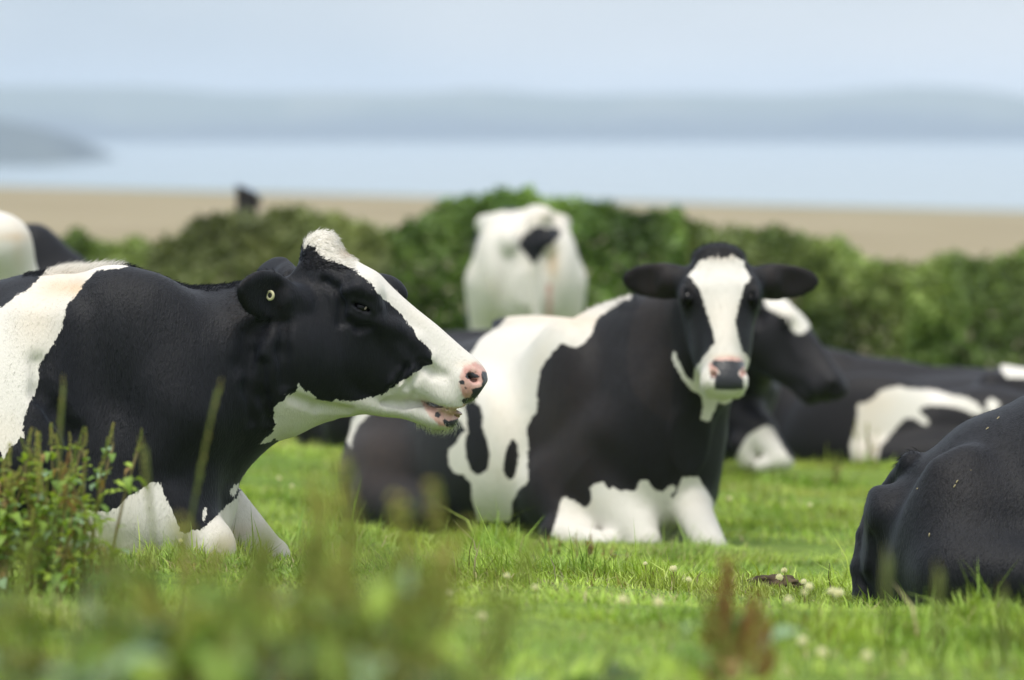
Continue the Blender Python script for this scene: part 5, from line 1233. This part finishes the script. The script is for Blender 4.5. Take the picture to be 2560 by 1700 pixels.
def dock(x, y, hgt, label, seed, spikes='olive', nst=4, nleaf=12, spread=.35, lsc=1., leafset=(0, 1, 2, 3, 4, 5), group='dock plants in the foreground', width=.04, name='dock_plant', sp_sc=1., nspk=None, stf=.72):
    r = np.random.default_rng(seed); z = float(gz(x, y)); root = empty(name, (x, y, z - .01)); tag(root, label, 'weed', group)
    for i in range(nst):
        h = hgt * r.uniform(.72, 1.) if i else hgt; az = r.uniform(0, 6.28); bend = r.uniform(.02, spread); bx, by = r.normal(0, width), r.normal(0, width)
        s_ = part('stem', stem_mesh(round(h * stf, 1) if h > .3 else round(h * stf, 2), round(bend, 1), 0), root, (bx, by, 0)); s_.rotation_euler = (0, 0, az)
        hh = (round(h * stf, 1) if h > .3 else round(h * stf, 2)); bb = round(bend, 1)
        def pt(t): return Vector((bx + math.cos(az) * bb * hh * t ** 1.6, by + math.sin(az) * bb * hh * t ** 1.6, hh * t))
        m = nspk or (r.integers(3, 6) if hgt > .25 else r.integers(2, 4))
        for j in range(m):
            t = 1 if j == 0 else r.uniform(.45, .98); me = SPK[spikes][r.integers(0, 2)]
            o = part('seed_spike', me, root, pt(t)); sc = sp_sc * (h / .5 if h > .3 else h / .26) * r.uniform(.6, 1.); o.scale = (sc * 1.2, sc * 1.2, sc)
            o.rotation_euler = (0, r.uniform(0, .25) if j == 0 else r.uniform(.2, .8), az + (0 if j == 0 else r.uniform(-2, 2)))
        for j in range(max(1, nleaf // nst)):
            t = r.uniform(.03, 1.0) ; o = part('leaf', LEAVES[leafset[r.integers(0, len(leafset))]], root, pt(t)); sc = lsc * r.uniform(.6, 1.2) * (1 - .35 * t)
            o.scale = (sc, sc, sc); o.rotation_euler = (r.uniform(-.3, .3), r.uniform(-.3, .6), r.uniform(0, 6.28))
    return root
def at_px(px, y): return float((px - 1280) / FPX * y / math.cos(PITCH) * 1.0)
def hgt_for(px, pytop, y):
    return float(q(px, pytop, y)[2] - gz(at_px(px, y), y))
FG = 'dock plants in the foreground'
# left weed beside the chewing cow (half sharp)
for i, (px_, top, y_, sp_, ns) in enumerate([(60, 1090, 8.1, 'green', 4), (140, 1030, 8.2, 'olive', 5), (205, 1010, 8.15, 'green', 5), (15, 1120, 8.0, 'olive', 3), (110, 1130, 8.0, 'rust', 4)]):
    dock(at_px(px_, y_), y_, hgt_for(px_, top, y_), ['leafy green weed at the far left below the chewing cow', 'tall leafy weed with brown tips left of the chewing cow\'s elbow', 'bright leafy weed reaching right over the chewing cow\'s flank', 'weed cut by the left edge of the picture', 'short rusty weed inside the left leafy clump'][i], 200 + i, sp_, ns + 1, 120, .35, .52, (0, 1, 2, 2, 2, 3, 4), FG, .05, sp_sc=.42, nspk=2, stf=.86)
# blurred plumes
spec = [(905, 1100, 5.0, 'olive', 4, 14, 'tall blurred olive plume in front of the camera-facing cow\'s rump'), (985, 1210, 5.1, 'olive', 3, 12, 'shorter olive plume just right of the tallest plume'), (880, 1290, 4.7, 'green', 5, 76, 'dark-leaved weed at the foot of the tallest olive plume'),
        (1825, 1380, 4.9, 'rust', 4, 14, 'rusty red blurred seed plume at lower right'), (1812, 1500, 4.5, 'green', 3, 24, 'darker base weed under the rusty plume'), (330, 1370, 4.9, 'olive', 3, 24, 'blurred brownish weed below the chewing cow\'s elbow'), (560, 1440, 4.6, 'green', 5, 66, 'blurred dark green leafy weed at bottom left centre'),
        (140, 1400, 4.7, 'green', 5, 60, 'blurred weed in the lower left corner'), (720, 1420, 4.6, 'green', 5, 66, 'blurred leafy green weed left of the tall plume'), (1040, 1450, 4.6, 'green', 5, 60, 'blurred green weed right of the tall plume base'), (400, 1520, 4.4, 'green', 5, 50, 'low dark blurred weed at the bottom edge left'),
        (1220, 1600, 4.5, 'green', 3, 30, 'low blurred green weed at bottom centre'), (640, 1560, 4.2, 'green', 4, 50, 'blurred weed at the bottom edge under the leafy pair'), (930, 1520, 4.2, 'green', 5, 60, 'darkest blurred weed at the bottom left of centre'), (30, 1510, 4.3, 'green', 4, 46, 'blurred green weed in the bottom left corner'),
        (2480, 1600, 4.6, 'green', 2, 16, 'faint blurred weed in the bottom right corner'), (1560, 1580, 4.5, 'green', 3, 24, 'low blurred green weed left of the rusty plume'), (250, 1550, 4.2, 'green', 4, 50, 'blurred green weed on the bottom edge at left'), (1120, 1390, 4.9, 'olive', 2, 10, 'thin blurred olive plume right of the leafy weeds'), (1890, 1480, 4.8, 'rust', 2, 4, 'thin rusty spike just right of the rusty plume'),
        (480, 1420, 4.9, 'olive', 2, 12, 'thin blurred plume between the chewing cow\'s forelegs and the leafy weeds'), (820, 1620, 4.0, 'green', 4, 46, 'weed cut by the bottom edge below the tallest plume'), (1080, 1620, 4.1, 'green', 3, 30, 'weed cut by the bottom edge left of centre')]
for i, (px_, top, y_, sp_, ns, nl, lab) in enumerate(spec):
    y_ = 3.75 + (y_ - 4.0) * .75 if px_ < 1300 else y_ + .7; x_ = at_px(px_, y_); dock(x_, y_, hgt_for(px_, top, y_), lab, 300 + i, sp_, ns, nl, .22 if px_ < 1300 else .06, 1.0 if nl < 20 else 1.35, (0, 1, 5, 5, 2, 3, 4, 5, 2) if nl > 14 else (0, 5, 3, 4, 4), FG, .034 if px_ < 1300 else .010, sp_sc=.95 if px_ < 1300 else .75, nspk=5 if sp_ == 'olive' else (5 if sp_ == 'rust' else 1), stf=.88 if nl > 24 else .72)
# small sharp weeds in the sward
small = [((1342, 1322), .070, 'green', 'small upright weed in the grass left of the reddish weed tuft'), ((1385, 1400), .085, 'rust', 'thin brown seed spike beside a tuft of dry straw'), ((1475, 1415), .105, 'rust', 'reddish seeding weed tuft in front of the camera-facing cow'), ((1530, 1410), .07, 'rust', 'dark small weed at the right of the reddish tuft'),
         ((1115, 1395), .06, 'rust', 'small pinkish weed in the grass below the chewing cow\'s muzzle'), ((2440, 1545), .125, 'olive', 'leaning brown seed spike in front of the near black cow'), ((2545, 1540), .10, 'green', 'leafy weed at the right edge by the near black cow'), ((2500, 1545), .07, 'olive', 'low dry weed between the spike and the right edge'),
         ((2170, 1165), .11, 'olive', 'brown weed tuft under the white flank patch of the long dark cow'), ((2095, 1220), .10, 'green', 'green grassy weed in front of the long dark cow')]
for i, ((px_, py_), h_, sp_, lab) in enumerate(small):
    p = on_ground(px_, py_); h2 = h_ * (p[1] / 9.5 if p[1] > 12 else 1)
    dock(float(p[0]), float(p[1]), h2, lab, 400 + i, sp_, 5 if h_ > .06 else 3, 26, .35, .36, (0, 2, 2, 4, 1), 'small weeds in the sward', .016, 'field_weed', sp_sc=.42)
# tall grass stalks
def stalk(px_, top, y_, lean, label, wd=.0022):
    x_ = at_px(px_, y_); h = hgt_for(px_, top, y_); z = float(gz(x_, y_)); root = empty('grass_stalk', (x_, y_, z)); tag(root, label, 'grass stalk', 'tall single grass stalks')
    pts = [np.array([lean * h * t ** 1.5, 0, h * t]) for t in np.linspace(0, 1, 9)]; m = tube_mesh('stem', pts, [wd * 1.0] * 9, 5); n = len(m.vertices); cattr(m, 'tone', np.tile([.17, .21, .07], (n, 1))); m.materials.append(M_SEED); part('stem', m, root)
    sp_ = part('seed_spike', SPK['olive'][0], root, pts[5]); sc = h * .42 / .17; sp_.scale = (.22, .22, sc); sp_.rotation_euler = (0, math.atan(lean * 1.6), 0)
stalk(438, 975, 6.6, .16, 'tall pale grass stalk crossing the chewing cow\'s dark shoulder'); stalk(395, 1120, 6.4, -.06, 'shorter grass stalk left of the tall pale stalk')
stalk(2212, 1395, 5.2, .02, 'blurred pale stalk in front of the near black cow, leftmost of three', .004); stalk(2352, 1430, 5.2, 0, 'blurred pale stalk in front of the near black cow, middle one of three', .004); stalk(2500, 1480, 5.2, .03, 'blurred yellowish stalk before the near black cow, rightmost of three', .004)
stalk(128, 970, 6.9, .05, 'thin green stalk in front of the white shoulder band')
# clover heads
def clover_head():
    r = np.random.default_rng(3); bm = bmesh.new()
    for i in range(46):
        ph = math.acos(1 - 1.55 * (i + .5) / 46); an = i * 2.39996; d = Vector((math.sin(ph) * math.cos(an), math.sin(ph) * math.sin(an), math.cos(ph)))
        s_ = d.cross(Vector((.3, .5, .8))).normalized(); u = d.cross(s_); base = d * .0045; tip = d * r.uniform(.0105, .0130) + Vector((0, 0, .001)); w_ = .0017
        vs = [bm.verts.new(base + s_ * .001), bm.verts.new(base + d * .004 + s_ * w_ + u * .001), bm.verts.new(tip), bm.verts.new(base + d * .004 - s_ * w_ + u * .001)]
        bm.faces.new(vs); v2 = [bm.verts.new(base + u * .001), bm.verts.new(base + d * .004 + u * w_), bm.verts.new(tip * .98), bm.verts.new(base + d * .004 - u * w_)]; bm.faces.new(v2)
    bmesh.ops.create_icosphere(bm, subdivisions=1, radius=.0072)
    me = bpy.data.meshes.new('flower_head'); bm.to_mesh(me); bm.free(); cattr(me, 'tone', np.tile([.85, .84, .76], (len(me.vertices), 1))); me.materials.append(M_PETAL); return me
CH = clover_head(); CS = tube_mesh('stem', [np.array([0, 0, 0]), np.array([.002, 0, .03]), np.array([0, 0, .062])], [.0012, .001, .001], 4, M_STEM)
near_clover = [(1960, 1427, 'topmost clover flower of the group left of the near black cow'), (1948, 1444, 'clover flower just below the topmost one beside the dried dung'), (2009, 1455, 'clover flower in the middle of the group left of the near black cow'), (2022, 1467, 'largest clover flower of the group left of the near black cow'), (2080, 1480, 'clover flower left of the thin dark twig'), (2097, 1484, 'clover flower closest to the near black cow'), (2010, 1482, 'small clover flower below the largest one of the group'), (1971, 1500, 'clover flower below the dried dung'),
    (2007, 1603, 'large blurred clover flower at lower right'), (2055, 1632, 'large blurred clover flower right of its lower right neighbour'), (2167, 1641, 'faint blurred clover flower near the bottom right'), (2024, 1263, 'clover flower in the middle distance left of the near black cow'), (1683, 1423, 'sharp clover flower below the forelegs of the camera-facing cow'), (1721, 1449, 'small clover flower right of the sharp one'), (1613, 1409, 'small clover flower left of the sharp one'), (1646, 1506, 'blurred clover flower in the grass at centre right'),
    (1556, 1500, 'pale clover flower left of the blurred centre one'), (1338, 1469, 'flat pale clover flower below the small weeds'), (1824, 1247, 'clover flower right of the camera-facing cow\'s leg'), (698, 1196, 'clover flower in the grass right of the chewing cow\'s brisket'), (730, 1216, 'clover flower just below the one by the chewing cow\'s brisket'), (1046, 1272, 'clover flower under the camera-facing cow\'s hindquarters'), (1126, 1485, 'clover flower below the pinkish weed'), (1267, 1440, 'clover flower left of the small upright weed'), (1205, 1543, 'blurred clover flower at bottom centre left'), (452, 1352, 'tiny clover flower in front of the chewing cow\'s white elbow')]
for i, (a, b, lab) in enumerate(near_clover):
    p = on_ground(a, b + (.055 / 9.5 * FPX) * 9.5 / 9.5); hgt = float(q(a, b, p[1])[2] - gz(p[0], p[1])); root = empty('clover_flower', (float(p[0]), float(p[1]), float(gz(p[0], p[1])))); tag(root, lab, 'flower', 'white clover flowers in the grass')
    s_ = part('stem', CS, root); s_.scale = (1, 1, hgt / .062); h_ = part('flower_head', CH, root, (0, 0, hgt)); k = random.uniform(.65, .92) * (.7 if 'small' in lab or 'tiny' in lab else 1.); h_.scale = (k, k, k); h_.rotation_euler = (random.uniform(-.4, .4), random.uniform(-.4, .4), random.uniform(0, 6))
# dried dung
def dung():
    p = on_ground(1935, 1478); bm = bmesh.new(); bmesh.ops.create_icosphere(bm, subdivisions=4, radius=1)
    for v in bm.verts:
        n_ = mnoise.noise(v.co * 3.1) * .28 + mnoise.noise(v.co * 8) * .12; v.co *= 1 + n_; v.co.x *= .060; v.co.y *= .07; v.co.z *= .020
    for f in bm.faces: f.smooth = True
    me = bpy.data.meshes.new('cow_dung'); bm.to_mesh(me); bm.free(); me.materials.append(M_DUNG); o = link(bpy.data.objects.new('cow_dung', me)); o.location = (p[0], p[1], p[2] + .018)
    tag(o, 'small dark dried cow dung among the clover flowers', 'dung')
dung()
def twig():
    p = on_ground(2085, 1500); root = tag(link(bpy.data.objects.new('twig', tube_mesh('twig', [np.array(v) for v in [(0, 0, 0), (-.008, 0, .03), (-.013, .0, .055), (-.010, 0, .085)]], [.0014, .0012, .001, .0006], 5, M_TWIG))), 'thin dark twig standing in the grass left of the near black cow', 'twig'); root.location = p
twig()
